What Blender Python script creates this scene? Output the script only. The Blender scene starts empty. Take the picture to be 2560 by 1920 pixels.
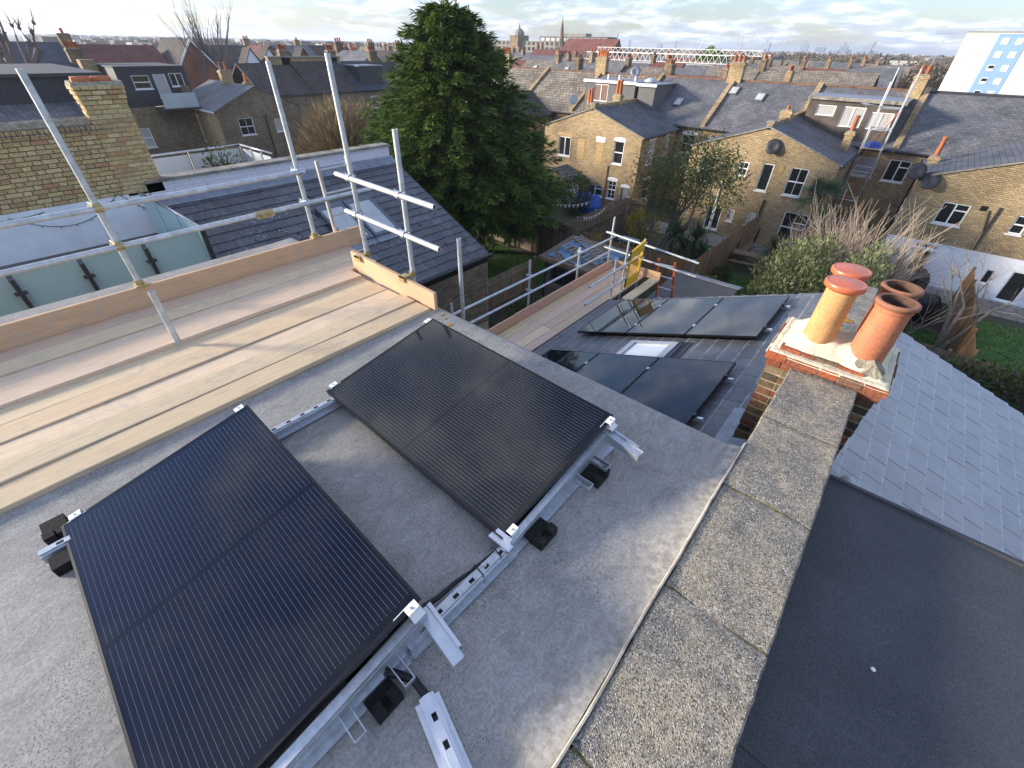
import bpy, math, random
from math import radians as rad, sin, cos, pi, tan, sqrt, atan2
from mathutils import Vector as V, Matrix as M, noise as mnoise
random.seed(7)
S = bpy.context.scene
C = S.collection
G = -9.6                                   # garden level; the camera is the origin
# ---------------------------------------------------------------- camera
PIT, ROLL, YAW = 0.6648, 0.0238, 0.6877
fw = V((-sin(YAW)*cos(PIT), cos(YAW)*cos(PIT), -sin(PIT)))
rt = V((cos(YAW), sin(YAW), 0)); up = rt.cross(fw)
r2 = rt*cos(ROLL)+up*sin(ROLL); u2 = -rt*sin(ROLL)+up*cos(ROLL)
cam = bpy.data.cameras.new('camera'); camo = bpy.data.objects.new('camera', cam); C.objects.link(camo)
camo.matrix_world = M(((r2.x, u2.x, -fw.x, 0), (r2.y, u2.y, -fw.y, 0), (r2.z, u2.z, -fw.z, 0), (0, 0, 0, 1)))
cam.sensor_width = 36; cam.lens = 36*1083/2560; cam.clip_start = .05; cam.clip_end = 9000
S.camera = camo
# ---------------------------------------------------------------- sky, sun, exposure
SUN_EL = rad(12.5); sdir = V((-.80, -.60, 0)).normalized()           # horizontal direction towards the sun
tosun = V((sdir.x*cos(SUN_EL), sdir.y*cos(SUN_EL), sin(SUN_EL)))
w = bpy.data.worlds.new('World'); S.world = w; w.use_nodes = True
nt = w.node_tree; nt.nodes.clear()
def N(t, nt_, **k):
    n = nt_.nodes.new(t)
    for a, b in k.items():
        if a == 'inp':
            for i, v in b.items(): n.inputs[i].default_value = v
        else: setattr(n, a, b)
    return n
sky = N('ShaderNodeTexSky', nt, sky_type='NISHITA', sun_disc=False, sun_elevation=SUN_EL, sun_rotation=atan2(sdir.x, sdir.y), air_density=1.2, dust_density=.6, ozone_density=2.5)
tc = N('ShaderNodeTexCoord', nt); sep = N('ShaderNodeSeparateXYZ', nt)
nt.links.new(tc.outputs['Generated'], sep.inputs[0])
def MA(op, a, b, t=None, c=None):
    t = t or nt; n = t.nodes.new('ShaderNodeMath'); n.operation = op
    for i, v in enumerate((a, b, c)):
        if v is None: continue
        if isinstance(v, (int, float)): n.inputs[i].default_value = v
        else: t.links.new(v, n.inputs[i])
    return n.outputs[0]
zz = MA('ADD', MA('MAXIMUM', sep.outputs[2], 0.0), 0.15)
comb = N('ShaderNodeCombineXYZ', nt)
nt.links.new(MA('DIVIDE', sep.outputs[0], zz), comb.inputs[0]); nt.links.new(MA('DIVIDE', sep.outputs[1], zz), comb.inputs[1])
n1 = N('ShaderNodeTexNoise', nt, inp={'Scale': 1.15, 'Detail': 8.0, 'Roughness': .6, 'Distortion': .25}); nt.links.new(comb.outputs[0], n1.inputs['Vector'])
n2 = N('ShaderNodeTexNoise', nt, inp={'Scale': 3.4, 'Detail': 9.0, 'Roughness': .6}); nt.links.new(comb.outputs[0], n2.inputs['Vector'])
def RAMP(t, src, stops):
    r = t.nodes.new('ShaderNodeValToRGB'); e = r.color_ramp.elements
    while len(e) < len(stops): e.new(.5)
    for i, (p, c) in enumerate(stops):
        e[i].position = p; e[i].color = (c, c, c, 1) if isinstance(c, (int, float)) else (*c, 1)
    t.links.new(src, r.inputs[0]); return r.outputs[0]
cover = RAMP(nt, n1.outputs[0], [(.43, 0), (.60, 1)])
shade = RAMP(nt, n2.outputs[0], [(.36, (3.1, 3.75, 4.9)), (.48, (4.3, 4.95, 6.0)), (.58, (8.0, 8.2, 8.7))])
mx = N('ShaderNodeMixRGB', nt); nt.links.new(MA('MULTIPLY', cover, .90), mx.inputs[0]); gr = N('ShaderNodeMixRGB', nt, blend_type='MULTIPLY'); gr.inputs[0].default_value = 1; gr.inputs[2].default_value = (.95, 1.08, 1.58, 1); nt.links.new(sky.outputs[0], gr.inputs[1]); nt.links.new(gr.outputs[0], mx.inputs[1]); nt.links.new(shade, mx.inputs[2])
bg = N('ShaderNodeBackground', nt); bg.inputs[1].default_value = .098
wo = N('ShaderNodeOutputWorld', nt); nt.links.new(mx.outputs[0], bg.inputs[0]); nt.links.new(bg.outputs[0], wo.inputs[0])
sl = bpy.data.lights.new('sun', 'SUN'); sl.energy = 4.5; sl.angle = rad(8); sl.color = (1.0, .90, .76)
so = bpy.data.objects.new('sun', sl); C.objects.link(so); so.rotation_euler = tosun.to_track_quat('Z', 'Y').to_euler(); so.location = (-40, -30, 40)
S.view_settings.view_transform = 'Standard'; S.view_settings.look = 'None'; S.view_settings.exposure = 1.12; S.view_settings.gamma = 1
S.render.resolution_x = 1024; S.render.resolution_y = 768
# ---------------------------------------------------------------- mesh helpers
class MB:
    def __init__(s): s.v = []; s.f = []
    def add(s, vs, fs):
        o = len(s.v); s.v += [tuple(v) for v in vs]; s.f += [tuple(i+o for i in f) for f in fs]; return s
    def box(s, x0, x1, y0, y1, z0, z1, m=None):
        vs = [V(p) for p in ((x0,y0,z0),(x1,y0,z0),(x1,y1,z0),(x0,y1,z0),(x0,y0,z1),(x1,y0,z1),(x1,y1,z1),(x0,y1,z1))]
        if m: vs = [m @ v for v in vs]
        return s.add(vs, [(3,2,1,0),(4,5,6,7),(0,1,5,4),(1,2,6,5),(2,3,7,6),(3,0,4,7)])
    def prism(s, pts, d):                    # polygon (3-D points) extruded by vector d
        n = len(pts); d = V(d); vs = [V(p) for p in pts]+[V(p)+d for p in pts]
        return s.add(vs, [tuple(range(n))[::-1], tuple(range(n, 2*n))]+[(i, (i+1) % n, n+(i+1) % n, n+i) for i in range(n)])
    def quad(s, *p): return s.add(p, [tuple(range(len(p)))])
    def path(s, pts, rs, n=8, cap=True):
        pts = [V(p) for p in pts]; k = len(pts)
        if isinstance(rs, (int, float)): rs = [rs]*k
        vs = []; u = None
        for i, p in enumerate(pts):
            t = (pts[min(i+1, k-1)]-pts[max(i-1, 0)]).normalized()
            if u is None: u = t.orthogonal().normalized()
            else:
                u = u-t*u.dot(t); u = u.normalized() if u.length > 1e-6 else t.orthogonal().normalized()
            b = t.cross(u)
            for j in range(n): a = 2*pi*j/n; vs.append(p+(u*cos(a)+b*sin(a))*rs[i])
        fs = [(i*n+j, i*n+(j+1) % n, (i+1)*n+(j+1) % n, (i+1)*n+j) for i in range(k-1) for j in range(n)]
        if cap: fs += [tuple(range(n))[::-1], tuple(range((k-1)*n, k*n))]
        return s.add(vs, fs)
    def lathe(s, c, prof, n=32, ax=None, cap=False):       # prof: (radius, height) up the z axis
        vs = []; c = V(c)
        for r, h in prof:
            for j in range(n): a = 2*pi*j/n; p = V((r*cos(a), r*sin(a), h)); vs.append(c+(ax @ p if ax else p))
        k = len(prof)
        fs = [(i*n+j, i*n+(j+1) % n, (i+1)*n+(j+1) % n, (i+1)*n+j) for i in range(k-1) for j in range(n)]
        if cap: fs += [tuple(range(n))[::-1], tuple(range((k-1)*n, k*n))]
        return s.add(vs, fs)
    def mesh(s, name, mat=None, smooth=False):
        m = bpy.data.meshes.new(name); m.from_pydata(s.v, [], s.f); m.update()
        if mat: m.materials.append(mat)
        if smooth: m.polygons.foreach_set('use_smooth', [True]*len(m.polygons))
        return m
    def build(s, name, mat, parent=None, smooth=False, **kw):
        return obj(name, s.mesh(name, mat, smooth), parent, **kw)
def obj(name, mesh, parent=None, loc=None, rot=None, scale=None, label=None, cat=None, group=None, kind=None, local=False, mw=None):
    o = bpy.data.objects.new(name, mesh); C.objects.link(o)
    if mw is not None: o.matrix_basis = mw
    if loc: o.location = loc
    if rot: o.rotation_euler = rot
    if scale: o.scale = scale
    if parent:
        o.parent = parent
        if not local: o.matrix_parent_inverse = WM(parent).inverted()
    tag(o, label, cat, group, kind); return o
def WM(o):                                  # world matrix without a depsgraph update
    m = o.matrix_basis.copy()
    return (WM(o.parent) @ o.matrix_parent_inverse @ m) if o.parent else m
def tag(o, label=None, cat=None, group=None, kind=None):
    if label: o['label'] = label
    if cat: o['category'] = cat
    if group: o['group'] = group
    if kind: o['kind'] = kind
    return o
def thing(name, loc, label, cat, group=None, mw=None):
    o = bpy.data.objects.new(name, None); C.objects.link(o); o.empty_display_size = .2
    if mw is not None: o.matrix_basis = mw
    else: o.location = loc
    return tag(o, label, cat, group)
def bx(name, mat, parent, x0, x1, y0, y1, z0, z1, **k): return MB().box(x0, x1, y0, y1, z0, z1).build(name, mat, parent, **k)
def tube(name, mat, parent, a, b, r, n=10, **k): return MB().path([a, b], r, n).build(name, mat, parent, smooth=False, **k)
# ---------------------------------------------------------------- materials
def newmat(name):
    m = bpy.data.materials.new(name); m.use_nodes = True; t = m.node_tree; b = t.nodes['Principled BSDF']; return m, t, b
def LK(t, a, b): t.links.new(a, b)
def mixc(t, fac, a, b, mode='MIX'):
    n = t.nodes.new('ShaderNodeMixRGB'); n.blend_type = mode
    for i, v in enumerate((fac, a, b)):
        if isinstance(v, (int, float)): n.inputs[i].default_value = v
        elif isinstance(v, tuple): n.inputs[i].default_value = (*v, 1)
        else: LK(t, v, n.inputs[i])
    return n.outputs[0]
def pos(t, scale=(1, 1, 1), objc=False):
    mp = t.nodes.new('ShaderNodeMapping'); mp.inputs['Scale'].default_value = scale
    if objc: s = t.nodes.new('ShaderNodeTexCoord').outputs['Object']
    else: s = t.nodes.new('ShaderNodeNewGeometry').outputs['Position']
    LK(t, s, mp.inputs[0]); return mp.outputs[0]
def noise(t, vec, sc, det=5, ro=.6, dist=0.):
    n = t.nodes.new('ShaderNodeTexNoise'); n.inputs['Scale'].default_value = sc; n.inputs['Detail'].default_value = det
    n.inputs['Roughness'].default_value = ro; n.inputs['Distortion'].default_value = dist; LK(t, vec, n.inputs['Vector']); return n.outputs[0]
def bump(t, b, h, st=.3, d=.01):
    n = t.nodes.new('ShaderNodeBump'); n.inputs['Strength'].default_value = st; n.inputs['Distance'].default_value = d
    LK(t, h, n.inputs['Height']); LK(t, n.outputs[0], b.inputs['Normal'])
def mat_plain(name, c, rough=.7, metal=0., var=.25, sc=6., objrand=0., c2=None, bmp=.15, spec=.4, scale=(1, 1, 1), objc=False):
    m, t, b = newmat(name); p = pos(t, scale, objc); n = noise(t, p, sc, 6, .65)
    c2 = c2 or tuple(x*(1-var*1.6) for x in c); ch = tuple(min(1, x*(1+var)) for x in c)
    col = mixc(t, RAMP(t, n, [(.3, 0), (.7, 1)]), c2, ch)
    if objrand:
        oi = t.nodes.new('ShaderNodeObjectInfo')
        col = mixc(t, 1., col, RAMP(t, oi.outputs['Random'], [(0, 1-objrand), (1, 1+objrand)]), 'MULTIPLY')
    LK(t, col, b.inputs['Base Color']); b.inputs['Roughness'].default_value = rough; b.inputs['Metallic'].default_value = metal
    b.inputs['Specular IOR Level'].default_value = spec
    if bmp: bump(t, b, noise(t, p, sc*6, 4), bmp, .02)
    return m
def mat_rand(name, cols, rough=.8, sc=20., var=.35, bmp=.4, spec=.3, bd=.01):      # a colour per piece
    m, t, b = newmat(name); oi = t.nodes.new('ShaderNodeObjectInfo')
    k = len(cols); base = RAMP(t, oi.outputs['Random'], [(i/(k-1), c) for i, c in enumerate(cols)])
    p = pos(t); n = noise(t, p, sc, 6, .7)
    col = mixc(t, 1., base, RAMP(t, n, [(.3, 1-var), (.7, 1+var)]), 'MULTIPLY')
    LK(t, col, b.inputs['Base Color']); b.inputs['Roughness'].default_value = rough; b.inputs['Specular IOR Level'].default_value = spec
    if bmp: bump(t, b, noise(t, p, sc*3, 4), bmp, bd)
    return m
def uv_axis(t, kind):                       # 'wall': u = x+y, v = z ; 'roofx' ridge along x: u = x, v = y ; 'roofy': u = y, v = x
    g = t.nodes.new('ShaderNodeNewGeometry'); s = t.nodes.new('ShaderNodeSeparateXYZ'); LK(t, g.outputs['Position'], s.inputs[0])
    c = t.nodes.new('ShaderNodeCombineXYZ')
    if kind == 'wall': LK(t, MA('ADD', s.outputs[0], s.outputs[1], t), c.inputs[0]); LK(t, s.outputs[2], c.inputs[1])
    elif kind == 'roofx': LK(t, s.outputs[0], c.inputs[0]); LK(t, s.outputs[1], c.inputs[1])
    else: LK(t, s.outputs[1], c.inputs[0]); LK(t, s.outputs[0], c.inputs[1])
    return c.outputs[0]
def mat_tiles(name, kind, c1, c2, cm, bw, bh, mort, rough=.8, stain=(.5, 1.2), stsc=.5, bst=.5, tint=None, freq=2):
    m, t, b = newmat(name); vec = uv_axis(t, kind)
    br = t.nodes.new('ShaderNodeTexBrick'); LK(t, vec, br.inputs['Vector']); br.offset_frequency = freq
    for i, v in (('Color1', (*c1, 1)), ('Color2', (*c2, 1)), ('Mortar', (*cm, 1)), ('Scale', 1.), ('Brick Width', bw), ('Row Height', bh), ('Mortar Size', mort), ('Mortar Smooth', .15), ('Bias', 0.)): br.inputs[i].default_value = v
    p = pos(t); n = noise(t, p, stsc, 7, .65); n3 = noise(t, p, 14., 4, .7)
    col = mixc(t, 1., br.outputs['Color'], RAMP(t, n, [(.3, stain[0]), (.68, stain[1])]), 'MULTIPLY')
    col = mixc(t, 1., col, RAMP(t, n3, [(.3, .62), (.7, 1.32)]), 'MULTIPLY')
    if tint: col = mixc(t, RAMP(t, noise(t, p, .9, 5), [(.55, 0), (.70, .55)]), col, tint)
    LK(t, col, b.inputs['Base Color']); b.inputs['Roughness'].default_value = rough; b.inputs['Specular IOR Level'].default_value = .3
    bump(t, b, MA('SUBTRACT', 1.0, br.outputs['Fac'], t), bst, .015)
    return m
BRK = ((.52,.385,.20), (.36,.25,.125), (.16,.13,.10))
mt = {}
mt['brick'] = mat_tiles('stock_brick', 'wall', *BRK, .235, .078, .009, stain=(.55, 1.3), stsc=.45, tint=(.17,.13,.085))
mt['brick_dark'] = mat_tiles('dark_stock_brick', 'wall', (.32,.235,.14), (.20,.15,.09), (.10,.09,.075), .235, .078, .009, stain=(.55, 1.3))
mt['brick_far'] = mat_plain('far_brick', (.24,.17,.10), .9, sc=1.2, var=.4, objrand=.3)
mt['brick_red'] = mat_tiles('red_brick', 'wall', (.36,.13,.06), (.28,.10,.05), (.2,.15,.12), .235, .078, .009)
mt['slate_y'] = mat_tiles('slate_roof_y', 'roofy', (.125,.127,.14), (.085,.087,.098), (.03,.03,.034), .30, .20, .008, .65, (.65, 1.35), .8, .6)
mt['slate_x'] = mat_tiles('slate_roof_x', 'roofx', (.15,.15,.158), (.105,.107,.115), (.04,.04,.042), .30, .17, .007, .65, (.7, 1.3), .6, .6)
mt['slate_x2'] = mat_tiles('pale_slate_roof_x', 'roofx', (.19,.188,.185), (.13,.13,.13), (.05,.05,.05), .30, .17, .007, .7, (.6, 1.35), .6, .6)
mt['tile_x'] = mat_tiles('concrete_tile_roof_x', 'roofx', (.29,.24,.18), (.16,.14,.115), (.055,.05,.045), .33, .26, .02, .85, (.65, 1.35), .7, .9)
mt['tile_red'] = mat_tiles('red_tile_roof', 'roofx', (.22,.085,.06), (.17,.065,.05), (.08,.03,.025), .25, .2, .012, .85, (.7, 1.2), .5, .6)
mt['tile_red_y'] = mat_tiles('red_tile_roof_y', 'roofy', (.20,.075,.06), (.15,.055,.05), (.08,.03,.025), .25, .2, .012, .85, (.7, 1.2), .5, .6)
mt['slate_blue_y'] = mat_tiles('blue_slate_roof_y', 'roofy', (.055,.065,.085), (.045,.052,.07), (.02,.02,.025), .3, .2, .008, .7, (.75, 1.25), .6, .5)
mt['tile_dark_y'] = mat_tiles('dark_tile_roof_y', 'roofy', (.085,.07,.06), (.055,.047,.043), (.02,.018,.016), .33, .26, .02, .85, (.6, 1.4), .5, .9)
mt['white'] = mat_plain('white_paint', (.78,.78,.76), .45, var=.05, sc=3, bmp=0)
mt['render_white'] = mat_plain('white_render', (.82,.82,.83), .8, var=.07, sc=2.5, bmp=.25)
mt['render_grey'] = mat_plain('grey_render', (.13,.125,.12), .9, var=.1, sc=2)
mt['render_brown'] = mat_plain('brown_render', (.105,.085,.07), .9, var=.3, sc=1.5)
mt['glass'] = mat_plain('window_glass', (.018,.02,.022), .06, var=.1, bmp=0, spec=.9)
mt['curtain'] = mat_plain('curtained_glass', (.42,.40,.38), .35, var=.25, sc=5, bmp=0, spec=.8, scale=(8, 8, .3))
mt['frost'] = mat_plain('frosted_glass', (.34,.50,.50), .28, var=.06, sc=.8, bmp=0, spec=.6)
mt['frost2'] = mat_plain('pale_frosted_glass', (.42,.46,.47), .3, var=.05, sc=.8, bmp=0, spec=.6)
mt['dark'] = mat_plain('dark_grey_metal', (.035,.035,.04), .5, var=.2)
mt['black'] = mat_plain('black_plastic', (.012,.012,.014), .4, var=.2, bmp=0)
mt['lead'] = mat_plain('lead_sheet', (.26,.28,.32), .5, .3, var=.2, sc=5)
mt['stone'] = mat_plain('coping_stone', (.26,.24,.20), .9, var=.35, sc=3)
mt['terracotta'] = mat_plain('terracotta', (.42,.135,.055), .75, var=.22, sc=4, objrand=.25)
mt['ridge'] = mat_plain('dull_ridge_tile', (.17,.095,.065), .85, var=.35, sc=1.5)
mt['steel'] = mat_plain('stainless_steel', (.55,.52,.5), .25, .9, var=.1, bmp=0)
# ================================================================ OUR HOUSE: flat roof, rear slate roof
def membrane():
    m, t, b = newmat('roof_membrane'); p = pos(t)
    big = noise(t, p, 1.1, 6, .6); mid = noise(t, pos(t, (1.6, .8, 1)), 7., 8, .72, 1.2); fine = noise(t, p, 70., 5, .75)
    col = mixc(t, RAMP(t, mid, [(.34, 0), (.66, 1)]), (.225,.213,.195), (.345,.325,.295))
    col = mixc(t, 1., col, RAMP(t, big, [(.3, .84), (.7, 1.14)]), 'MULTIPLY')
    col = mixc(t, 1., col, RAMP(t, fine, [(.28, .62), (.5, 1.), (.72, 1.4)]), 'MULTIPLY')
    st = noise(t, pos(t, (26, 9, 1)), 5., 5, .8, 3.5)
    col = mixc(t, RAMP(t, st, [(.62, 0), (.72, .45)]), col, (.46,.44,.41))
    dk = noise(t, pos(t, (1, 1, 1)), 130., 2, .5)
    col = mixc(t, RAMP(t, MA('MULTIPLY', dk, RAMP(t, noise(t, p, 2.3, 3), [(.45, .8), (.62, 1.15)]), t), [(.66, 0), (.72, .75)]), col, (.07,.068,.06))
    fb = noise(t, pos(t, (60, 60, 1)), 1.6, 6, .85, 6.); col = mixc(t, RAMP(t, fb, [(.58, 0), (.66, .5)]), col, (.52,.50,.47))
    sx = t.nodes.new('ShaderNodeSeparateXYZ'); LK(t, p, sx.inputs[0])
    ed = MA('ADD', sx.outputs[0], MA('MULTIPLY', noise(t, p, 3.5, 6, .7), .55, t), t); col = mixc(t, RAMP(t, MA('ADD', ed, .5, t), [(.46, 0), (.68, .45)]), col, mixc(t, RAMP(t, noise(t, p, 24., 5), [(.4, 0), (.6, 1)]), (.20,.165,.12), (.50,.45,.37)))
    LK(t, col, b.inputs['Base Color']); b.inputs['Roughness'].default_value = .72; b.inputs['Specular IOR Level'].default_value = .35
    bump(t, b, MA('ADD', mid, MA('MULTIPLY', fine, .5, t), t), .35, .006); return m
def aggregate():
    m, t, b = newmat('aggregate_coping'); p = pos(t)
    v = t.nodes.new('ShaderNodeTexVoronoi'); v.inputs['Scale'].default_value = 185.; LK(t, p, v.inputs['Vector'])
    sp = t.nodes.new('ShaderNodeSeparateColor'); LK(t, v.outputs['Color'], sp.inputs[0])
    big = noise(t, p, 3.2, 6, .65); mid = noise(t, p, 18., 6, .7)
    col = mixc(t, RAMP(t, big, [(.4, 0), (.6, 1)]), (.17,.157,.137), (.33,.275,.19))
    col = mixc(t, 1., col, RAMP(t, mid, [(.3, .6), (.7, 1.45)]), 'MULTIPLY')
    col = mixc(t, RAMP(t, sp.outputs[0], [(.74, 0), (.9, .7)]), col, (.62,.56,.47))
    col = mixc(t, RAMP(t, sp.outputs[1], [(.74, 0), (.86, .85)]), col, (.045,.042,.04))
    LK(t, col, b.inputs['Base Color']); b.inputs['Roughness'].default_value = .75
    bump(t, b, MA('ADD', v.outputs['Distance'], mid, t), .9, .006); return m
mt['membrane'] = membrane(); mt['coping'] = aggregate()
mt['trim'] = mat_plain('grp_trim', (.50,.46,.38), .5, var=.3, sc=9, c2=(.24,.21,.16), bmp=.2)
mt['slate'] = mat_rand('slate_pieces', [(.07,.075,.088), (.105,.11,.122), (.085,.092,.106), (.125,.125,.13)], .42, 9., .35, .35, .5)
def tail_edge(m, c, w_, fac):  # paler, patchy band along the lower edge of each slate
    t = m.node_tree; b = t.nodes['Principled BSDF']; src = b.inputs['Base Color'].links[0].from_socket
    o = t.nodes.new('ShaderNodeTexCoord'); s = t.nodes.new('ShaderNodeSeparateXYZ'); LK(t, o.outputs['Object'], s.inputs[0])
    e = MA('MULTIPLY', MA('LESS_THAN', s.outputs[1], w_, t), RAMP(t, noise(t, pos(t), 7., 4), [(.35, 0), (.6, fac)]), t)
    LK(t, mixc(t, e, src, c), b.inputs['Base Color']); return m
tail_edge(mt['slate'], (.34,.33,.31), .016, .8)
mt['slate_mossy'] = mat_rand('weathered_slate_pieces', [(.075,.078,.09), (.11,.113,.125), (.085,.082,.086), (.095,.098,.108), (.13,.13,.138)], .55, 14., .45, .5, .4)
mt['slate_grey'] = mat_rand('painted_grey_slates', [(.335,.335,.335), (.375,.372,.368), (.35,.35,.348), (.36,.36,.36)], .5, 3.5, .12, .1, .4)
tail_edge(mt['slate_grey'], (.54,.56,.59), .012, .7)
mt['lichen'] = mat_plain('orange_lichen', (.46,.23,.03), .9, var=.35, sc=40)
mt['moss'] = mat_plain('moss', (.09,.085,.02), .95, var=.6, sc=60, c2=(.03,.025,.015), bmp=.6)
def feltmat():
    m, t, b = newmat('mineral_felt'); p = pos(t); n = noise(t, p, 2., 6, .6); f = noise(t, p, 160., 3, .7); g = noise(t, pos(t, (.6, 3, 1)), 3., 5)
    col = mixc(t, RAMP(t, n, [(.3, 0), (.7, 1)]), (.046,.049,.054), (.066,.070,.076)); col = mixc(t, 1., col, RAMP(t, f, [(.3, .6), (.5, 1.), (.72, 1.7)]), 'MULTIPLY')
    col = mixc(t, RAMP(t, g, [(.6, 0), (.75, .35)]), col, (.10,.10,.10))
    LK(t, col, b.inputs['Base Color']); b.inputs['Roughness'].default_value = .85; bump(t, b, f, .5, .004); return m
mt['felt'] = feltmat()
RX0, RSL, REY0, REY1 = -4.05, .3807, 2.52, 8.5            # eave x, slope, near and far y of our rear roof
def rz(x): return -4.478+RSL*(x+3.654)
us = thing('house', (-3, 2.5, G), 'nearest house, grey flat roof and black rear slate roof carrying the solar panels', 'house')
# flat roof: one sheet with a rolled far edge and a rise to the kerb
mb = MB(); nx, ny = 46, 60
xs = [-5.95+(5.95-.105)*i/nx for i in range(nx+1)]; ys = [-3.6+6.1*j/ny for j in range(ny+1)]+[2.52, 2.545, 2.56, 2.56]
zoff = {ny+1: -.006, ny+2: -.022, ny+3: -.06, ny+4: -.2}
def froof(x, y):
    k = max(0, (x+.24)/.135); k = k*k*(3-2*k) if k < 1 else 1
    return -2.10+.032*k+.006*mnoise.noise(V((x*.8, y*.8, 3)))+.012*max(0, (y-2.2)/.3)
vs = [(x, y, froof(x, min(y, 2.5))+zoff.get(j, 0)) for j, y in enumerate(ys) for x in xs]
n = nx+1
mb.add(vs, [(j*n+i, j*n+i+1, (j+1)*n+i+1, (j+1)*n+i) for j in range(len(ys)-1) for i in range(nx)])
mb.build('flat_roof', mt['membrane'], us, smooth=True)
mb = MB()                                                  # kerb trim: slightly wavy strip along the party wall
pts = [-3.6+6.16*i/70 for i in range(71)]
for i in range(70):
    a, c = pts[i], pts[i+1]; f = lambda y: -.097+.007*mnoise.noise(V((y*2.2, 0, 9)))+.003*mnoise.noise(V((y*9, 0, 9)))
    mb.prism([(f(a)-.009, a, -2.072), (f(a)-.001, a, -2.041), (f(a)+.007, a, -2.042), (f(a)+.008, a, -2.10)], (f(c)-f(a), c-a, 0))
mb.build('kerb_trim', mt['trim'], us)
bx('rear_wall', mt['brick'], us, -5.9, -.11, 2.30, 2.545, G, -2.24)
mb = MB(); mb.prism([(-5.9, -3.5, G), (-5.9, -3.5, -2.3), (-.12, -3.5, -2.3), (-.12, -3.5, G)], (0, 5.8, 0)); mb.build('house_body', mt['brick'], us)
mb = MB(); mb.prism([(RX0+.08, 2.56, G), (RX0+.08, 2.56, rz(RX0+.08)-.12), (-.1, 2.56, rz(-.1)-.12), (-.1, 2.56, G)], (0, REY1-2.6, 0)); mb.build('outrigger_wall', mt['brick'], us)
def slates(parent, mesh, eave, ev, eu, nu, nv, w, e, skip=None, jit=.004):
    """pieces laid from the eave upwards; ev up the slope, eu along the course"""
    nrm = eu.cross(ev); nrm = nrm if nrm.z > 0 else -nrm; k = 0
    for j in range(nv):
        for i in range(nu+1):
            u0 = (i-(.5 if j % 2 else 0))*w
            c = eave+ev*(j*e)+eu*u0
            cc = c+ev*(e/2)+eu*(w/2)
            if u0 >= nu*w-.01: continue
            if u0 < -.01 or u0+w > nu*w+.01 or (skip and skip(cc)): 
                if not (skip and skip(cc)) and (u0 < -.01 or u0+w > nu*w+.01):
                    c = eave+ev*(j*e)+eu*(0 if u0 < 0 else u0); half = .5
                else: continue
            else: half = 1
            a = random.uniform(-jit, jit)
            X = (eu*cos(a)+ev*sin(a)); Y = (ev*cos(a)-eu*sin(a)); Z = nrm
            c = c+nrm*random.uniform(0, .003)+ev*random.uniform(-.004, .004)
            o = bpy.data.objects.new('slate', mesh); C.objects.link(o)
            o.matrix_basis = M(((X.x*half, Y.x, Z.x, c.x), (X.y*half, Y.y, Z.y, c.y), (X.z*half, Y.z, Z.z, c.z), (0, 0, 0, 1)))
            o.parent = parent; o.matrix_parent_inverse = WM(parent).inverted(); k += 1
    return k
def slate_mesh(w, e, mat, name='slate', th=.007, g=.003):
    mb = MB(); L = e+.025; s = .5*g
    mb.add([(s, 0, .003), (w-s, 0, .003), (w-s, L, -.010), (s, L, -.010), (s, 0, .003+th*1.6), (w-s, 0, .003+th*1.6), (w-s, L, -.004), (s, L, -.004)],
           [(3,2,1,0),(4,5,6,7),(0,1,5,4),(1,2,6,5),(2,3,7,6),(3,0,4,7)])
    return mb.mesh(name, mat)
ang = math.atan(RSL); EV = V((cos(ang), 0, sin(ang))); EU = V((0, 1, 0)); RN = V((-sin(ang), 0, cos(ang)))
mb = MB(); mb.prism([(RX0, REY0+.03, rz(RX0)-.02), (-.1, REY0+.03, rz(-.1)-.02), (-.1, REY0+.03, rz(-.1)-.12), (RX0, REY0+.03, rz(RX0)-.12)], (0, REY1-REY0-.03, 0))
sr = mb.build('slate_roof', mt['dark'], us)
def hid(c): return (-3.4 < c.x < -.95 and (6.75 < c.y < 8.0 or 4.1 < c.y < 5.25)) or (-2.45 < c.x < -1.62 and 5.48 < c.y < 6.25)
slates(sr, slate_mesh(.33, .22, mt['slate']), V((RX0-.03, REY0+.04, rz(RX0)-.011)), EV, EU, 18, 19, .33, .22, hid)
mb = MB(); mb.path([(RX0-.07, REY0+.1, rz(RX0)-.06), (RX0-.07, REY1+.03, rz(RX0)-.06)], .055, 10); mb.build('gutter', mt['black'], us, smooth=True)
bx('verge_board', mt['lead'], us, -.14, -.09, REY0+.1, REY1, rz(-.1)-.05, rz(-.1)+.1)
# roof window in our slate roof, between the two rows of panels
win = MB()
def onroof(x, y, h): return V((x, y, rz(x)))+RN*h
def roofbox(mb, x0, x1, y0, y1, h0, h1, f=onroof):
    p = [f(x, y, h) for h in (h0, h1) for x, y in ((x0, y0), (x1, y0), (x1, y1), (x0, y1))]
    return mb.add(p, [(3,2,1,0),(4,5,6,7),(0,1,5,4),(1,2,6,5),(2,3,7,6),(3,0,4,7)])
mt['alu'] = mat_plain('grey_aluminium', (.42,.45,.48), .4, .5, var=.1, bmp=0)
mt['skyglass'] = mat_plain('skylight_glass', (.55,.58,.6), .12, var=.06, bmp=0, spec=.9)
x0, x1, y0, y1 = -2.42, -1.62, 5.28, 6.18
for a in ((x0, x0+.09, y0, y1), (x1-.14, x1, y0, y1), (x0+.09, x1-.14, y0, y0+.08), (x0+.09, x1-.14, y1-.08, y1)): roofbox(win, *a, -.02, .07)
skl = win.build('skylight', mt['alu'], us)
roofbox(MB(), x0+.09, x1-.14, y0+.08, y1-.08, -.02, .045).build('pane', mt['skyglass'], skl)
mb = MB(); roofbox(mb, x1, x1+.13, y0-.1, y1+.1, -.01, .02); roofbox(mb, x1-.02, x1+.0, y0, y1, .07, .085); mb.build('flashing', mt['dark'], skl)
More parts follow.
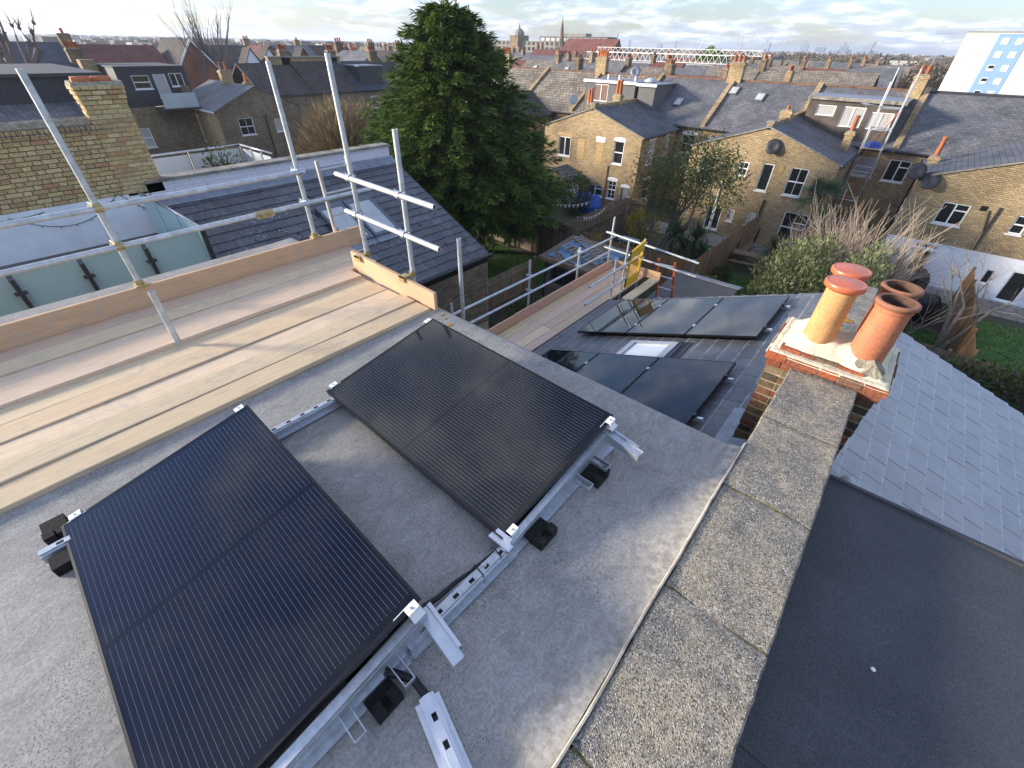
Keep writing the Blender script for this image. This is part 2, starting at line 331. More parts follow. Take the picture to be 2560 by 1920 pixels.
for (x, y, r) in ((-2.72,2.36,.035), (-2.6,2.30,.02), (-2.83,2.41,.018), (-2.52,2.20,.03), (-2.9,2.44,.025), (-2.75,2.20,.012)):
    mb = MB(); k = 14; z = froof(x, y)+.003
    mb.add([(x, y, z+.004)]+[(x+r*cos(2*pi*i/k)*random.uniform(.55, 1.1), y+r*sin(2*pi*i/k)*random.uniform(.55, 1.1), z) for i in range(k)], [(0, 1+i, 1+(i+1) % k) for i in range(k)])
    mb.build('lichen', mt['lichen'], us)
# ================================================================ PARTY WALL with coping stones
pw = thing('party_wall', (.15, 1, G), 'brick party wall topped with speckled concrete coping stones beside the flat roof', 'wall')
bx('wall', mt['brick'], pw, -.075, .36, -3.5, 8.42, G, -2.95)
bx('upper_wall', mt['brick'], pw, -.07, .355, -3.5, 3.74, -2.95, -2.115)
mb = MB(); mb.box(-.065, .365, -3.5, 3.72, -2.115, -2.062); mb.build('mortar_bed', mt['moss'], pw)
def jw(x, y): return .022*mnoise.noise(V((x*3.1, round(y*2)*3.7, 1)))+.012*mnoise.noise(V((x*11, round(y*2)*5.1, 2)))+.005*mnoise.noise(V((x*40, y, 2)))
def coping(name, x0, x1, y0, y1, z0, z1, mat, parent, ch=.010, gap=.0):
    mb = MB(); nseg = 16; k = 22; n_ = k+5
    rows = []
    for i in range(nseg+1):
        y = y0+(y1-y0)*i/nseg; e0 = .006*mnoise.noise(V((x0*7, y*7, z1)))+.004*mnoise.noise(V((x0, y*30, z1))); e1 = .006*mnoise.noise(V((x1*7, y*7, z1)))+.004*mnoise.noise(V((x1, y*30, z1)))
        pr_ = [(x0+e0, z0), (x0+e0, z1-ch)]+[(x0+e0+ch+(x1-x0-2*ch+e1-e0)*j/k, z1+.0016*mnoise.noise(V((j*1.3, y*40, 3)))) for j in range(k+1)]+[(x1+e1, z1-ch), (x1+e1, z0)]
        rows.append([(x, y+(jw(x, y0) if i == 0 else jw(x, y1) if i == nseg else 0), z-(.006 if i in (0, nseg) and z > z1-.005 else 0)) for x, z in pr_])
    vs = [p for r in rows for p in r]
    fs = [(i*n_+j, i*n_+(j+1) % n_, (i+1)*n_+(j+1) % n_, (i+1)*n_+j) for i in range(nseg) for j in range(n_)]+[tuple(range(n_))[::-1], tuple(nseg*n_+j for j in range(n_))]
    return mb.add(vs, fs).build(name, mat, parent)
yy = [-3.5, -2.75, -1.93, -1.12, -.31, .50, 1.31, 2.13, 2.94, 3.735]
for a, c in zip(yy, yy[1:]): coping('coping_stone', -.088, .392, a+.008, c-.008, -2.112, -2.05+random.uniform(-.003, .003), mt['coping'], pw)
mt['joint'] = mat_plain('mossy_mortar', (.20,.17,.065), .95, var=.4, sc=22, c2=(.022,.02,.012), bmp=.7)
for c in yy[1:-1]:
    mb = MB(); pts = [(-.08+.465*j/24) for j in range(25)]
    for q, q2 in zip(pts, pts[1:]): mb.add([(q, c+jw(q, c)-.009, -2.058), (q2, c+jw(q2, c)-.009, -2.058), (q2, c+jw(q2, c)+.009, -2.058), (q, c+jw(q, c)+.009, -2.058)], [(0, 1, 2, 3)])
    mb.build('mortar_joint', mt['joint'], pw)
for i in range(5): coping('coping_stone', -.08, .38, 4.53+.78*i, 5.295+.78*i, -2.95, -2.86, mt['coping'], pw)
for i, (x, y, r) in enumerate(((.05,5.2,.06), (.18,6.9,.09), (.22,5.6,.03), (.12,7.9,.06))):
    mb = MB(); k = 12
    mb.add([(x, y, -2.852)]+[(x+r*cos(2*pi*j/k)*random.uniform(.6, 1.1), y+r*sin(2*pi*j/k)*random.uniform(.6, 1.1), -2.857) for j in range(k)], [(0, 1+j, 1+(j+1) % k) for j in range(k)]).build('lichen', mt['lichen'], pw)
# ================================================================ NEAR CHIMNEY
ch = thing('chimney_stack', (.13, 4.1, -2.9), 'near chimney stack with one yellow and three terracotta pots, cream cement top', 'chimney')
mt['brick_pc'] = mat_rand('old_bricks', [(.075,.062,.045), (.16,.11,.065), (.055,.048,.04), (.24,.075,.04), (.12,.095,.06), (.20,.15,.09)], .9, 30., .45, .7, .2)
mt['brick_redpc'] = mat_rand('orange_red_bricks', [(.34,.095,.045), (.28,.09,.05), (.38,.115,.05), (.20,.085,.055), (.33,.09,.04)], .9, 34., .5, .9, .2)
mt['mortar'] = mat_plain('pale_mortar', (.40,.345,.21), .95, var=.25, sc=25, bmp=.5)
mt['cement'] = mat_plain('cream_cement', (.66,.59,.42), .9, var=.10, sc=7, c2=(.50,.45,.33), bmp=.4)
mt['cement2'] = mat_plain('broken_cement', (.36,.31,.22), .95, var=.35, sc=16, bmp=.8)
X0, X1, Y0, Y1 = -.26, .52, 3.745, 4.44
bx('core', mt['mortar'], ch, X0+.008, X1-.008, Y0+.008, Y1-.008, -3.5, -1.97)
def brick_mesh(l, d, h, mat, name='brick'):
    mb = MB(); c = .005; vs = []
    for z in (0, c, h-c, h):
        k = c if z in (0, h) else 0
        vs += [(k, k, z), (l-k, k, z), (l-k, d-k, z), (k, d-k, z)]
    fs = [(3,2,1,0), (12,13,14,15)]+[(r*4+i, r*4+(i+1) % 4, r*4+4+(i+1) % 4, r*4+4+i) for r in range(3) for i in range(4)]
    return mb.add(vs, fs).mesh(name, mat)
def bricks_line(parent, mesh_s, p0, d, length, L, z, n, off, skip=None, gap=.01, jz=.002, flem=False):
    """bricks of module L along direction d from p0; n = inward normal for the rotation"""
    u = -off*L; LL = L; kk = 0
    while u < length-.02:
        if flem: kk += 1; L = LL if kk % 2 else LL*.53
        a = max(u, 0); b = min(u+L, length); l = b-a-gap
        if l > .035:
            c = p0+d*(a+gap/2); c.z = z
            if not (skip and skip(c+d*(l/2))):
                o = bpy.data.objects.new('brick', mesh_s); C.objects.link(o)
                a_ = atan2(d.y, d.x)
                o.matrix_basis = M.Translation(c+V((random.uniform(-1, 1)*.005*n.x, random.uniform(-1, 1)*.005*n.y, random.uniform(-jz, jz)))) @ M.Rotation(a_, 4, 'Z') @ M.Diagonal((l, 1, 1, 1))
                o.parent = parent; o.matrix_parent_inverse = WM(parent).inverted()
        u += L
b1 = brick_mesh(1, .06, .066, mt['brick_pc']); b2 = brick_mesh(1, .09, .068, mt['brick_redpc']); b2d = brick_mesh(1, .09, .068, mt['brick_pc'])
for k in range(14):
    z = -2.11-.077*(k+1)+.006
    bricks_line(ch, b1, V((X0, Y0, 0)), V((1, 0, 0)), X1-X0, .235 if k % 2 else .16, z, V((0, 1, 0)), .5 if k % 2 else .2)
    bricks_line(ch, b1, V((X0, Y1, 0)), V((0, -1, 0)), Y1-Y0, .235, z, V((1, 0, 0)), .5*(k % 2))
    bricks_line(ch, b1, V((X1, Y0, 0)), V((0, 1, 0)), Y1-Y0, .235, z, V((1, 0, 0)), .5*(k % 2))
def ring(z, e, mesh_f, mesh_d, off):
    bricks_line(ch, mesh_f, V((X0-e, Y0-e, 0)), V((1, 0, 0)), (X1-X0+2*e)*.62, .235, z, V((0, 1, 0)), off)
    bricks_line(ch, mesh_d, V((X0-e+(X1-X0+2*e)*.62, Y0-e, 0)), V((1, 0, 0)), (X1-X0+2*e)*.38, .235, z, V((0, 1, 0)), off)
    bricks_line(ch, mesh_d, V((X0-e, Y1+e, 0)), V((0, -1, 0)), Y1-Y0+2*e-.1, .235, z, V((1, 0, 0)), off)
    bricks_line(ch, mesh_d, V((X1+e, Y0-e+.1, 0)), V((0, 1, 0)), Y1-Y0+2*e-.1, .235, z, V((1, 0, 0)), off)
ring(-2.108, .02, b1, b1, .5); ring(-2.035, .042, b2, b2d, .3)
bx('core_top', mt['mortar'], ch, X0-.034, X1+.034, Y0-.034, Y1+.034, -2.034, -1.972)
def slabnoise(name, mat, x0, x1, y0, y1, f, n=34, base=-1.98):
    mb = MB(); vs = [(x0+(x1-x0)*i/n, y0+(y1-y0)*j/n, f(x0+(x1-x0)*i/n, y0+(y1-y0)*j/n)) for j in range(n+1) for i in range(n+1)]
    fs = [(j*(n+1)+i, j*(n+1)+i+1, (j+1)*(n+1)+i+1, (j+1)*(n+1)+i) for j in range(n) for i in range(n)]
    return mb.add(vs, fs).build(name, mat, ch, smooth=True)
def ledge(x, y):
    d = min(x-(X0-.045), X1+.045-x, y-(Y0-.045), Y1+.045-y); return -1.985+.026*min(1, max(0, d+.004)/.02)+.004*mnoise.noise(V((x*14, y*14, 0)))
slabnoise('cement_ledge', mt['cement'], X0-.045, X1+.045, Y0-.045, Y1+.045, ledge)
def flaunch(x, y):
    d = min(x-(X0+.02), X1-.02-x, y-(Y0+.04), Y1-.02-y); k = min(1, max(0, d)/.16); h = 0
    for px, py in ((-.02, 3.99), (.325, 3.99), (-.03, 4.30), (.325, 4.30)):
        h = max(h, .035*max(0, 1-max(0, (V((x-px, y-py, 0)).length-.12))/.09))
    return -1.962+.10*k**.8+h+.010*mnoise.noise(V((x*9, y*9, 4)))+.004*mnoise.noise(V((x*30, y*30, 4)))
slabnoise('flaunching', mt['cement'], X0+.01, X1-.01, Y0+.03, Y1-.01, flaunch, 44)
mb = MB(); k = 22                                             # the broken corner by the front terracotta pot
cx, cy = .40, 3.86
mb.add([(cx, cy, flaunch(cx, cy)+.022)]+[(cx+.115*cos(2*pi*i/k)*random.uniform(.75, 1.1), cy+.085*sin(2*pi*i/k)*random.uniform(.7, 1.1), flaunch(cx+.1*cos(2*pi*i/k), cy+.075*sin(2*pi*i/k))+.006) for i in range(k)], [(0, 1+i, 1+(i+1) % k) for i in range(k)]).build('broken_cement', mt['cement2'], ch)
bricks_line(ch, b2, V((X0+.03, Y0+.032, 0)), V((1, 0, 0)), .26, .25, -1.999, V((0, 1, 0)), .35)
bricks_line(ch, b2d, V((X0+.29, Y0+.034, 0)), V((1, 0, 0)), .17, .235, -2.001, V((0, 1, 0)), .2)
bricks_line(ch, b2, V((X0+.46, Y0+.036, 0)), V((1, 0, 0)), .18, .235, -2.003, V((0, 1, 0)), .1)
mt['pot_y'] = mat_plain('buff_yellow_clay', (.62,.36,.10), .6, var=.08, sc=6, bmp=.2)
mt['pot_o'] = mat_plain('orange_clay', (.50,.175,.075), .7, var=.22, sc=5, bmp=.3, c2=(.30,.10,.06), scale=(1, 1, .35))
mt['pot_cap'] = mat_plain('red_clay_lid', (.55,.13,.055), .35, var=.08, sc=5, bmp=.1, spec=.6)
def potmat(name, c, c2, lime, zr):
    m, t, b = newmat(name); p = pos(t); n = noise(t, pos(t, (1, 1, .4)), 7., 7, .7, .8); f = noise(t, p, 45., 4)
    col = mixc(t, RAMP(t, n, [(.35, 0), (.68, 1)]), c2, c); col = mixc(t, 1., col, RAMP(t, f, [(.3, .82), (.7, 1.15)]), 'MULTIPLY')
    col = mixc(t, RAMP(t, noise(t, pos(t, (2, 2, .7)), 9., 6, .75, 1.), [(.60, 0), (.70, lime)]), col, (.55,.36,.27))
    sz = t.nodes.new('ShaderNodeSeparateXYZ'); LK(t, p, sz.inputs[0]); z = MA('ADD', sz.outputs[2], MA('MULTIPLY', f, .03, t), t)
    col = mixc(t, MA('MULTIPLY', RAMP(t, MA('MULTIPLY', MA('SUBTRACT', z, zr, t), 12., t), [(0, 0), (.5, 1)]), .55, t), col, (.12,.075,.05))
    LK(t, col, b.inputs['Base Color']); b.inputs['Roughness'].default_value = .75; bump(t, b, f, .3, .004); return m
mt['pot_o'] = potmat('orange_clay_streaked', (.52,.19,.08), (.36,.12,.06), .5, -1.46); mt['pot_y'] = potmat('buff_clay_weathered', (.57,.315,.125), (.46,.24,.09), .2, 3)
mt['soot'] = mat_plain('sooty_clay', (.10,.055,.035), .95, var=.4, sc=12)
def pot(x, y, kind):
    z0, z1 = -1.90, -1.415
    if kind in ('y', 'r'):
        p = MB().lathe((x, y, 0), [(.112, z0), (.110, z0+.1), (.104, z1-.04), (.104, z1+.01), (0, z1+.01)], 36).build('chimney_pot', mt['pot_y'] if kind == 'y' else mt['pot_o'], ch, smooth=True)
        c = MB().lathe((x, y, 0), [(.100, z1-.012), (.106, z1-.014), (.108, z1-.004), (.136, z1+.004), (.139, z1+.012), (.139, z1+.038), (.134, z1+.046), (.128, z1+.047), (.122, z1+.044), (.11, z1+.046), (.06, z1+.055), (0, z1+.057)], 40).build('pot_lid', mt['pot_cap'], p, smooth=True)
    else:
        p = MB().lathe((x, y, 0), [(.122, z0), (.120, z0+.15), (.121, z0+.2), (.118, z0+.21), (.114, z1-.075), (.114, z1-.07), (.120, z1-.06), (.122, z1-.05), (.120, z1-.045), (.122, z1-.035), (.137, z1-.022), (.140, z1-.008), (.136, z1+.006), (.126, z1+.010), (.108, z1+.006)], 40).build('chimney_pot', mt['pot_o'], ch, smooth=True)
        MB().lathe((x, y, 0), [(.108, z1+.006), (.100, z1-.02), (.098, z0+.05), (0, z0+.05)], 36).build('flue', mt['soot'], p, smooth=True)
pot(-.02, 3.99, 'y'); pot(.325, 3.99, 'o'); pot(-.03, 4.31, 'r'); pot(.325, 4.31, 'o')
# lead flashing where the stack meets the two roofs
mb = MB(); mb.prism([(X0-.012, Y0-.16, rz(-.32)+.01), (X0-.012, Y1+.1, rz(-.32)+.01), (X0-.012, Y1+.1, rz(-.32)+.17), (X0-.012, Y0-.02, rz(-.32)+.17)], (.004, 0, 0))
mb.prism([(X0-.16, Y0-.15, rz(X0-.16)+.022), (X0, Y0-.15, rz(X0)+.022), (X0, Y1+.1, rz(X0)+.022), (X0-.16, Y1+.1, rz(X0-.16)+.022)], (0, 0, .004))
mb.prism([(X0-.02, Y0-.16, rz(X0)+.05), (-.09, Y0-.16, rz(-.1)+.05), (-.09, Y0-.012, rz(-.1)+.2), (X0-.02, Y0-.012, rz(X0)+.2)], (0, -.004, .002))
mb.build('lead_flashing', mt['lead'], ch)
# ================================================================ SOLAR PANELS
PA, PB = 1.755, 1.038
def pvmat():
    m, t, b = newmat('solar_cells'); tcx = t.nodes.new('ShaderNodeTexCoord'); s = t.nodes.new('ShaderNodeSeparateXYZ'); LK(t, tcx.outputs['Object'], s.inputs[0])
    x, y = s.outputs[0], s.outputs[1]
    fy = MA('FRACT', MA('DIVIDE', MA('SUBTRACT', y, .024, t), .0222, t), 0, t)
    line = MA('LESS_THAN', MA('ABSOLUTE', MA('SUBTRACT', fy, .5, t), 0, t), .022, t)
    fx = MA('FRACT', MA('DIVIDE', x, .0848, t), 0, t)
    brk = MA('GREATER_THAN', MA('ABSOLUTE', MA('SUBTRACT', fx, .5, t), 0, t), .47, t)
    inx = MA('MULTIPLY', MA('GREATER_THAN', x, .045, t), MA('LESS_THAN', x, PA-.045, t), t)
    mid = MA('GREATER_THAN', MA('ABSOLUTE', MA('SUBTRACT', x, PA/2, t), 0, t), .014, t)
    iny = MA('MULTIPLY', MA('GREATER_THAN', y, .024, t), MA('LESS_THAN', y, PB-.024, t), t)
    mk = MA('MULTIPLY', MA('MULTIPLY', line, inx, t), MA('MULTIPLY', mid, iny, t), t)
    gap = MA('MULTIPLY', MA('MULTIPLY', brk, inx, t), mid, t)
    mk2 = MA('MULTIPLY', mk, MA('SUBTRACT', 1., MA('MULTIPLY', brk, .55, t), t), t)
    n = noise(t, pos(t, objc=True), 2., 3)
    base = mixc(t, RAMP(t, n, [(.3, 0), (.7, 1)]), (.0025,.003,.007), (.004,.005,.011))
    cell = mixc(t, MA('SUBTRACT', 1., MA('MULTIPLY', inx, MA('MULTIPLY', mid, iny, t), t), t), base, (.003,.003,.005))
    col = mixc(t, mk2, cell, (.14,.14,.138))
    LK(t, col, b.inputs['Base Color']); b.inputs['Specular IOR Level'].default_value = .5; b.inputs['IOR'].default_value = 1.48
    d = noise(t, pos(t, objc=True), 9., 5, .7); LK(t, RAMP(t, d, [(.3, .03), (.75, .08)]), b.inputs['Roughness'])
    b.inputs['Coat Weight'].default_value = .0
    return m
mt['pv'] = pvmat(); mt['pvframe'] = mat_plain('black_anodised_frame', (.02,.02,.022), .32, .6, var=.15, bmp=0)
mt['galv'] = mat_plain('galvanised_steel', (.50,.53,.56), .42, .75, var=.14, sc=30, bmp=.08)
mt['alum'] = mat_plain('bright_aluminium', (.66,.69,.74), .38, .7, var=.06, sc=20, bmp=.05)
mt['rubber'] = mat_plain('rubber_crumb', (.022,.022,.022), .95, var=.5, sc=70, bmp=1.)
glassm = MB().box(.012, PA-.012, .012, PB-.012, -.006, -.0015).mesh('glass', mt['pv'])
fm = MB()
for a in ((0, PA, 0, .012), (0, PA, PB-.012, PB), (0, .012, .012, PB-.012), (PA-.012, PA, .012, PB-.012)): fm.box(a[0], a[1], a[2], a[3], -.035, 0)
framem = fm.mesh('frame', mt['pvframe'])
backm = MB().box(.012, PA-.012, .012, PB-.012, -.012, -.007).mesh('backsheet', mt['black'])
stick = MB().box(.008, .011, .03, .12, .0005, .0012).mesh('barcode_strip', mt['white'])
def panel(o, ex, ey, label, group=None):
    ex, ey = ex.normalized(), ey.normalized(); ez = ex.cross(ey)
    mw = M(((ex.x, ey.x, ez.x, o.x), (ex.y, ey.y, ez.y, o.y), (ex.z, ey.z, ez.z, o.z), (0, 0, 0, 1)))
    t = thing('solar_module', None, label, 'solar panel', group or 'black solar panels', mw=mw)
    for nm, me in (('frame', framem), ('glass', glassm), ('backsheet', backm)): obj(nm, me, t, local=True)
    return t, mw
def axes(yaw, tilt): c, s = cos(yaw), sin(yaw); return V((c, s, 0)), V((-s*cos(tilt), c*cos(tilt), sin(tilt)))
ex, ey = axes(rad(-1.93), rad(10.4)); pan2, mw2 = panel(V((-2.5853, 1.0183, -2.0102)), ex, ey, 'solar panel on the flat roof nearest its far edge, centre of the picture')
ex, ey = axes(rad(-2.7), rad(11.8)); pan1, mw1 = panel(V((-2.636, -.4915, -2.033)), ex, ey, 'solar panel on the flat roof nearest the camera, cut by the bottom left edge')
for p in (pan1, pan2):
    obj('barcode_strip', stick, p, local=True); s = obj('barcode_strip', stick, p, local=True); s.location = (PA-.019, PB-.16, 0)
yawr = -.012; exr = V((cos(yawr)*cos(.364), sin(yawr)*cos(.364), sin(.364))); eyr = V((-sin(yawr), cos(yawr), 0))
R0 = V((-3.654, 6.407, -4.358))
nm3 = ('lowest, beside the gutter', 'middle one', 'highest, by the party wall')
for row, (dy, rn) in enumerate(((0, 'far row'), (-.867-PA, 'near row'))):
    for i in range(3):
        o = R0+exr*(1.058*i)+eyr*dy
        panel(o+exr*PB, eyr, -exr, 'solar panel in the %s on the slate roof, %s' % (rn, nm3[i]))
    # rails and clamps of the row
    nr = exr.cross(eyr)
    for yv in (.38, 1.36):
        a = R0+eyr*(dy+yv)-nr*.055
        t = thing('mounting_rail', a, 'silver mounting rail under the %s of slate roof panels, %s' % (rn, 'nearer the camera' if yv < 1 else 'farther from the camera'), 'rail', 'rails under the slate roof panels')
        m4 = M(((exr.x, eyr.x, nr.x, a.x), (exr.y, eyr.y, nr.y, a.y), (exr.z, eyr.z, nr.z, a.z), (0, 0, 0, 1)))
        MB().box(.1, 3.25, -.02, .02, -.03, .018, m4).build('rail', mt['alum'], t)
        for i in (1, 2): MB().box(1.058*i-.019, 1.058*i-.001, -.03, .03, .05, .062, m4).box(1.058*i-.03, 1.058*i+.01, -.025, .025, .0575, .063, m4).build('mid_clamp', mt['alum'], t)
        MB().box(3.156, 3.18, -.03, .03, .02, .06, m4).box(3.14, 3.17, -.03, .03, .057, .062, m4).build('end_clamp', mt['dark'], t)
        for xv in (.45, 1.6, 2.7): MB().box(xv, xv+.04, -.015, .015, -.085, -.03, m4).build('roof_hook', mt['galv'], t)
# ---------------------------------------------------------------- mounting frame of the two flat-roof panels
mf = thing('panel_mounting_frame', (-1.6, .9, -2.1), 'galvanised rail frame with rubber feet holding the two flat roof panels', 'mounting frame')
def channel(name, a, b, wd, parent, slots=True, z0=-2.09, z1=-2.03, mat=None):
    a, b = V((a[0], a[1], 0)), V((b[0], b[1], 0)); L = (b-a).length; d = (b-a)/L; s = V((-d.y, d.x, 0))
    m4 = M(((d.x, s.x, 0, a.x), (d.y, s.y, 0, a.y), (0, 0, 1, 0), (0, 0, 0, 1))); mb = MB(); h = wd/2
    # hat section: two flanges, two webs and a slotted top
    mb.box(0, L, -h-.022, -h, z0, z0+.004, m4).box(0, L, h, h+.022, z0, z0+.004, m4)
    mb.box(0, L, -h, -h+.003, z0, z1-.012, m4).box(0, L, h-.003, h, z0, z1-.012, m4)
    mb.box(0, L, -h, -h+.014, z1-.012, z1-.009, m4).box(0, L, h-.014, h, z1-.012, z1-.009, m4)
    tw = h-.014
    if slots:
        u = 0; k = 0
        while u < L-.02:
            s0 = min(u+.07, L); mb.box(u, s0, -tw, tw, z1-.012, z1, m4)
            s1 = min(u+.1, L)
            if s1 > s0: mb.box(s0, s1, -tw, -tw+.006, z1-.012, z1, m4); mb.box(s0, s1, tw-.006, tw, z1-.012, z1, m4)
            u += .1
    else: mb.box(0, L, -tw, tw, z1-.012, z1, m4)
    return mb.build(name, mat or mt['galv'], parent)
channel('rail', (-2.52, -.60), (-2.50, 1.12), .06, mf); channel('rail', (-2.50, 1.14), (-2.47, 2.02), .06, mf, False)
channel('rail', (-.815, .32), (-.79, .98), .06, mf); channel('rail', (-.84, -1.0), (-.815, .30), .06, mf, False)
def plate(x, y0, y1, zb0, zb1, parent):       # folded side plate that carries the panel edge
    mb = MB(); mb.prism([(x, y0, -2.088), (x, y1, -2.088), (x+.006, y1, zb1), (x+.006, y0, zb0)], (.004, 0, 0))
    mb.prism([(x-.03, y0, zb0), (x-.03, y1, zb1), (x+.010, y1, zb1), (x+.010, y0, zb0)], (0, 0, .004))
    mb.prism([(x+.001, y0+.05, -2.06), (x+.001, y1-.05, -2.06), (x+.004, y1-.05, zb1-.035), (x+.004, y0+.05, zb0-.02)], (.006, 0, 0))
    mb.box(x, x+.04, y0, y1, -2.092, -2.088); return mb.build('side_plate', mt['galv'], parent)
plate(-.785, .94, 1.985, -2.035, -1.90, mf); plate(-.812, -.75, .44, -2.045, -1.91, mf)
bx('cross_member', mt['dark'], mf, -2.46, -.84, 1.90, 1.93, -2.08, -1.90); bx('cross_member', mt['dark'], mf, -2.48, -.86, .34, .37, -2.08, -1.90)
bx('underside_tray', mt['dark'], mf, -.90, -.80, .97, 1.95, -2.085, -2.04)
def bar(p, q, wd, h, mat, nm='bracket', parent=None, prof='L'):
    p, q = V(p), V(q); d = (q-p); L = d.length; d /= L; s = V((-d.y, d.x, 0)).normalized(); n_ = d.cross(s)
    m4 = M(((d.x, s.x, n_.x, p.x), (d.y, s.y, n_.y, p.y), (d.z, s.z, n_.z, p.z), (0, 0, 0, 1))); mb = MB()
    if prof == 'L': mb.box(0, L, -wd, 0, -.004, 0, m4).box(0, L, -wd-.003, -wd, -h, 0, m4).box(0, L*.85, 0, .02, .004, .008, m4).box(0, L, 0, .003, -.004, .008, m4)
    else: mb.box(0, L, -wd/2, -wd/2+.004, -.012, .012, m4).box(0, L, wd/2-.004, wd/2, -.012, .012, m4).box(L-.004, L, -wd/2+.004, wd/2-.004, -.012, .012, m4).box(-.01, .006, -wd/2-.014, wd/2+.014, -.01, .01, m4)
    return mb.build(nm, mat, parent or mf)
bar((-.80, 1.935, -1.905), (-.53, 1.90, -1.915), .045, .05, mt['galv']); bar((-.855, .475, -1.985), (-.585, .44, -2.0), .05, .04, mt['alum'])
for y in (1.75, 1.555, .245, .015): bar((-.785 if y > 1 else -.81, y, -2.02), (-.66 if y > 1 else -.685, y-.005, -2.02), .05, 0, mt['galv'], prof='U')
def foot(x0, x1, y0, y1):
    mb = MB(); mb.box(x0, x1, y0, y1, -2.10, -2.07); mb.box(x0, x0+.0, y0, y1, -2.07, -2.07)
    ym = (y0+y1)/2
    mb.box(x1-.05, x1, y0, y0+.045, -2.07, -2.035); mb.box(x1-.05, x1, y1-.045, y1, -2.07, -2.035); mb.box(x0, x1-.05, y0, y1, -2.07, -2.055)
    return mb.build('rubber_foot', mt['rubber'], mf)
foot(-.95, -.66, 1.08, 1.22); foot(-.93, -.65, 1.63, 1.76); foot(-.95, -.69, .08, .20); foot(-2.76, -2.60, -.57, -.47); 
MB().box(-2.46, -2.37, -.58, -.47, -2.10, -2.04).build('rubber_foot', mt['rubber'], mf); MB().box(-2.68, -2.62, 1.20, 1.29, -2.10, -2.06).build('rubber_foot', mt['rubber'], mf)
def clamp(mw, x, y, out):                      # white aluminium end clamp on a panel's short edge (panel coordinates)
    s = 1 if out > 0 else -1; e = PA if s > 0 else 0
    mb = MB(); mb.box(min(e-s*.008, e+s*.03), max(e-s*.008, e+s*.03), y-.028, y+.028, .001, .006, mw)
    mb.box(min(e+s*.026, e+s*.03), max(e+s*.026, e+s*.03), y-.028, y+.028, -.045, .001, mw); mb.box(min(e+s*.004, e+s*.05), max(e+s*.004, e+s*.05), y-.03, y+.03, -.05, -.044, mw)
    o = mb.build('clamp', mt['white'] if s else mt['alum'], mf)
    m5 = mw @ M.Translation((e+s*.013, y, .006)); MB().lathe((0, 0, 0), [(.006, 0), (.006, .004), (0, .004)], 10, None).build('bolt', mt['steel'], o, mw=m5)
for mw in (mw1, mw2):
    for y in (.07, PB-.05): clamp(mw, 0, y, -1); clamp(mw, PA, y, 1)
MB().box(-.90, -.76, .93, .97, -2.03, -2.02).box(-.88, -.78, .965, .985, -2.03, -1.995).build('rail_end_bracket', mt['alum'], mf)
MB().lathe((-.81, .80, -2.03), [(.014, 0), (.014, .003), (.008, .003), (.008, .009), (0, .009)], 12).build('bolt', mt['steel'], mf)
for y in (.90, .77):
    mb = MB(); mb.path([(-.855, y, -2.06), (-.845, y, -2.024), (-.775, y-.01, -2.026), (-.768, y-.012, -2.085)], .003, 6); mb.build('cable_tie', mt['black'], mf)
MB().path([(-.93, .30, -2.07), (-.91, .45, -2.075), (-.875, .55, -2.06), (-.86, .66, -2.05), (-.845, .75, -2.055), (-.83, .9, -2.06)], [.014, .014, .014, .012, .008, .008], 8).build('solar_cable', mt['black'], smooth=True, label='black cable bundle beside the silver rail between the two flat roof panels', cat='cable')
ct = thing('cable_channel', (-.5, .22, -2.1), 'loose slotted silver channel on the flat roof at the bottom edge', 'channel')
channel('channel', (-.615, .255), (-.10, .10), .06, ct, mat=mt['alum'], z0=-2.092, z1=-2.035)
MB().path([(-.80, .20, -2.03), (-.76, .23, -2.05), (-.70, .262, -2.068), (-.62, .258, -2.07), (-.55, .24, -2.07)], .017, 8).build('solar_cable', mt['black'], smooth=True, label='short black cable running from under the panel into the loose silver channel', cat='cable')
# ================================================================ UPPER SCAFFOLD
def plankmat(name, cols):
    m, t, b = newmat(name); oi = t.nodes.new('ShaderNodeObjectInfo'); k = len(cols)
    base = RAMP(t, oi.outputs['Random'], [(i/(k-1), c) for i, c in enumerate(cols)])
    cm = t.nodes.new('ShaderNodeVectorMath'); cm.operation = 'ADD'; LK(t, pos(t, (1, 1, 1)), cm.inputs[0])
    sc = t.nodes.new('ShaderNodeVectorMath'); sc.operation = 'SCALE'; cc = t.nodes.new('ShaderNodeCombineXYZ')
    for i in range(3): LK(t, oi.outputs['Random'], cc.inputs[i])
    LK(t, cc.outputs[0], sc.inputs[0]); sc.inputs['Scale'].default_value = 40.; LK(t, sc.outputs[0], cm.inputs[1])
    mp = t.nodes.new('ShaderNodeMapping'); mp.inputs['Scale'].default_value = (14, 1.1, 14); LK(t, cm.outputs[0], mp.inputs[0])
    g = noise(t, mp.outputs[0], 3.2, 7, .62, 1.4); d = noise(t, cm.outputs[0], 7., 7, .72, .8)
    col = mixc(t, 1., base, RAMP(t, g, [(.28, .80), (.5, 1.), (.72, 1.12)]), 'MULTIPLY')
    msk = MA('MULTIPLY', RAMP(t, noise(t, cm.outputs[0], 1.6, 3), [(.42, 0), (.62, 1)]), RAMP(t, d, [(.48, 0), (.64, .75)]), t)
    col = mixc(t, msk, col, (.42,.36,.28))
    kn = noise(t, cm.outputs[0], 22., 3, .6); col = mixc(t, RAMP(t, kn, [(.70, 0), (.78, .5)]), col, (.25,.15,.09))
    LK(t, col, b.inputs['Base Color']); b.inputs['Roughness'].default_value = .8; bump(t, b, g, .25, .004); return m
mt['plank'] = plankmat('scaffold_planks', [(.60,.43,.26), (.68,.53,.32), (.52,.38,.26), (.60,.41,.32), (.70,.54,.35), (.56,.40,.30)])
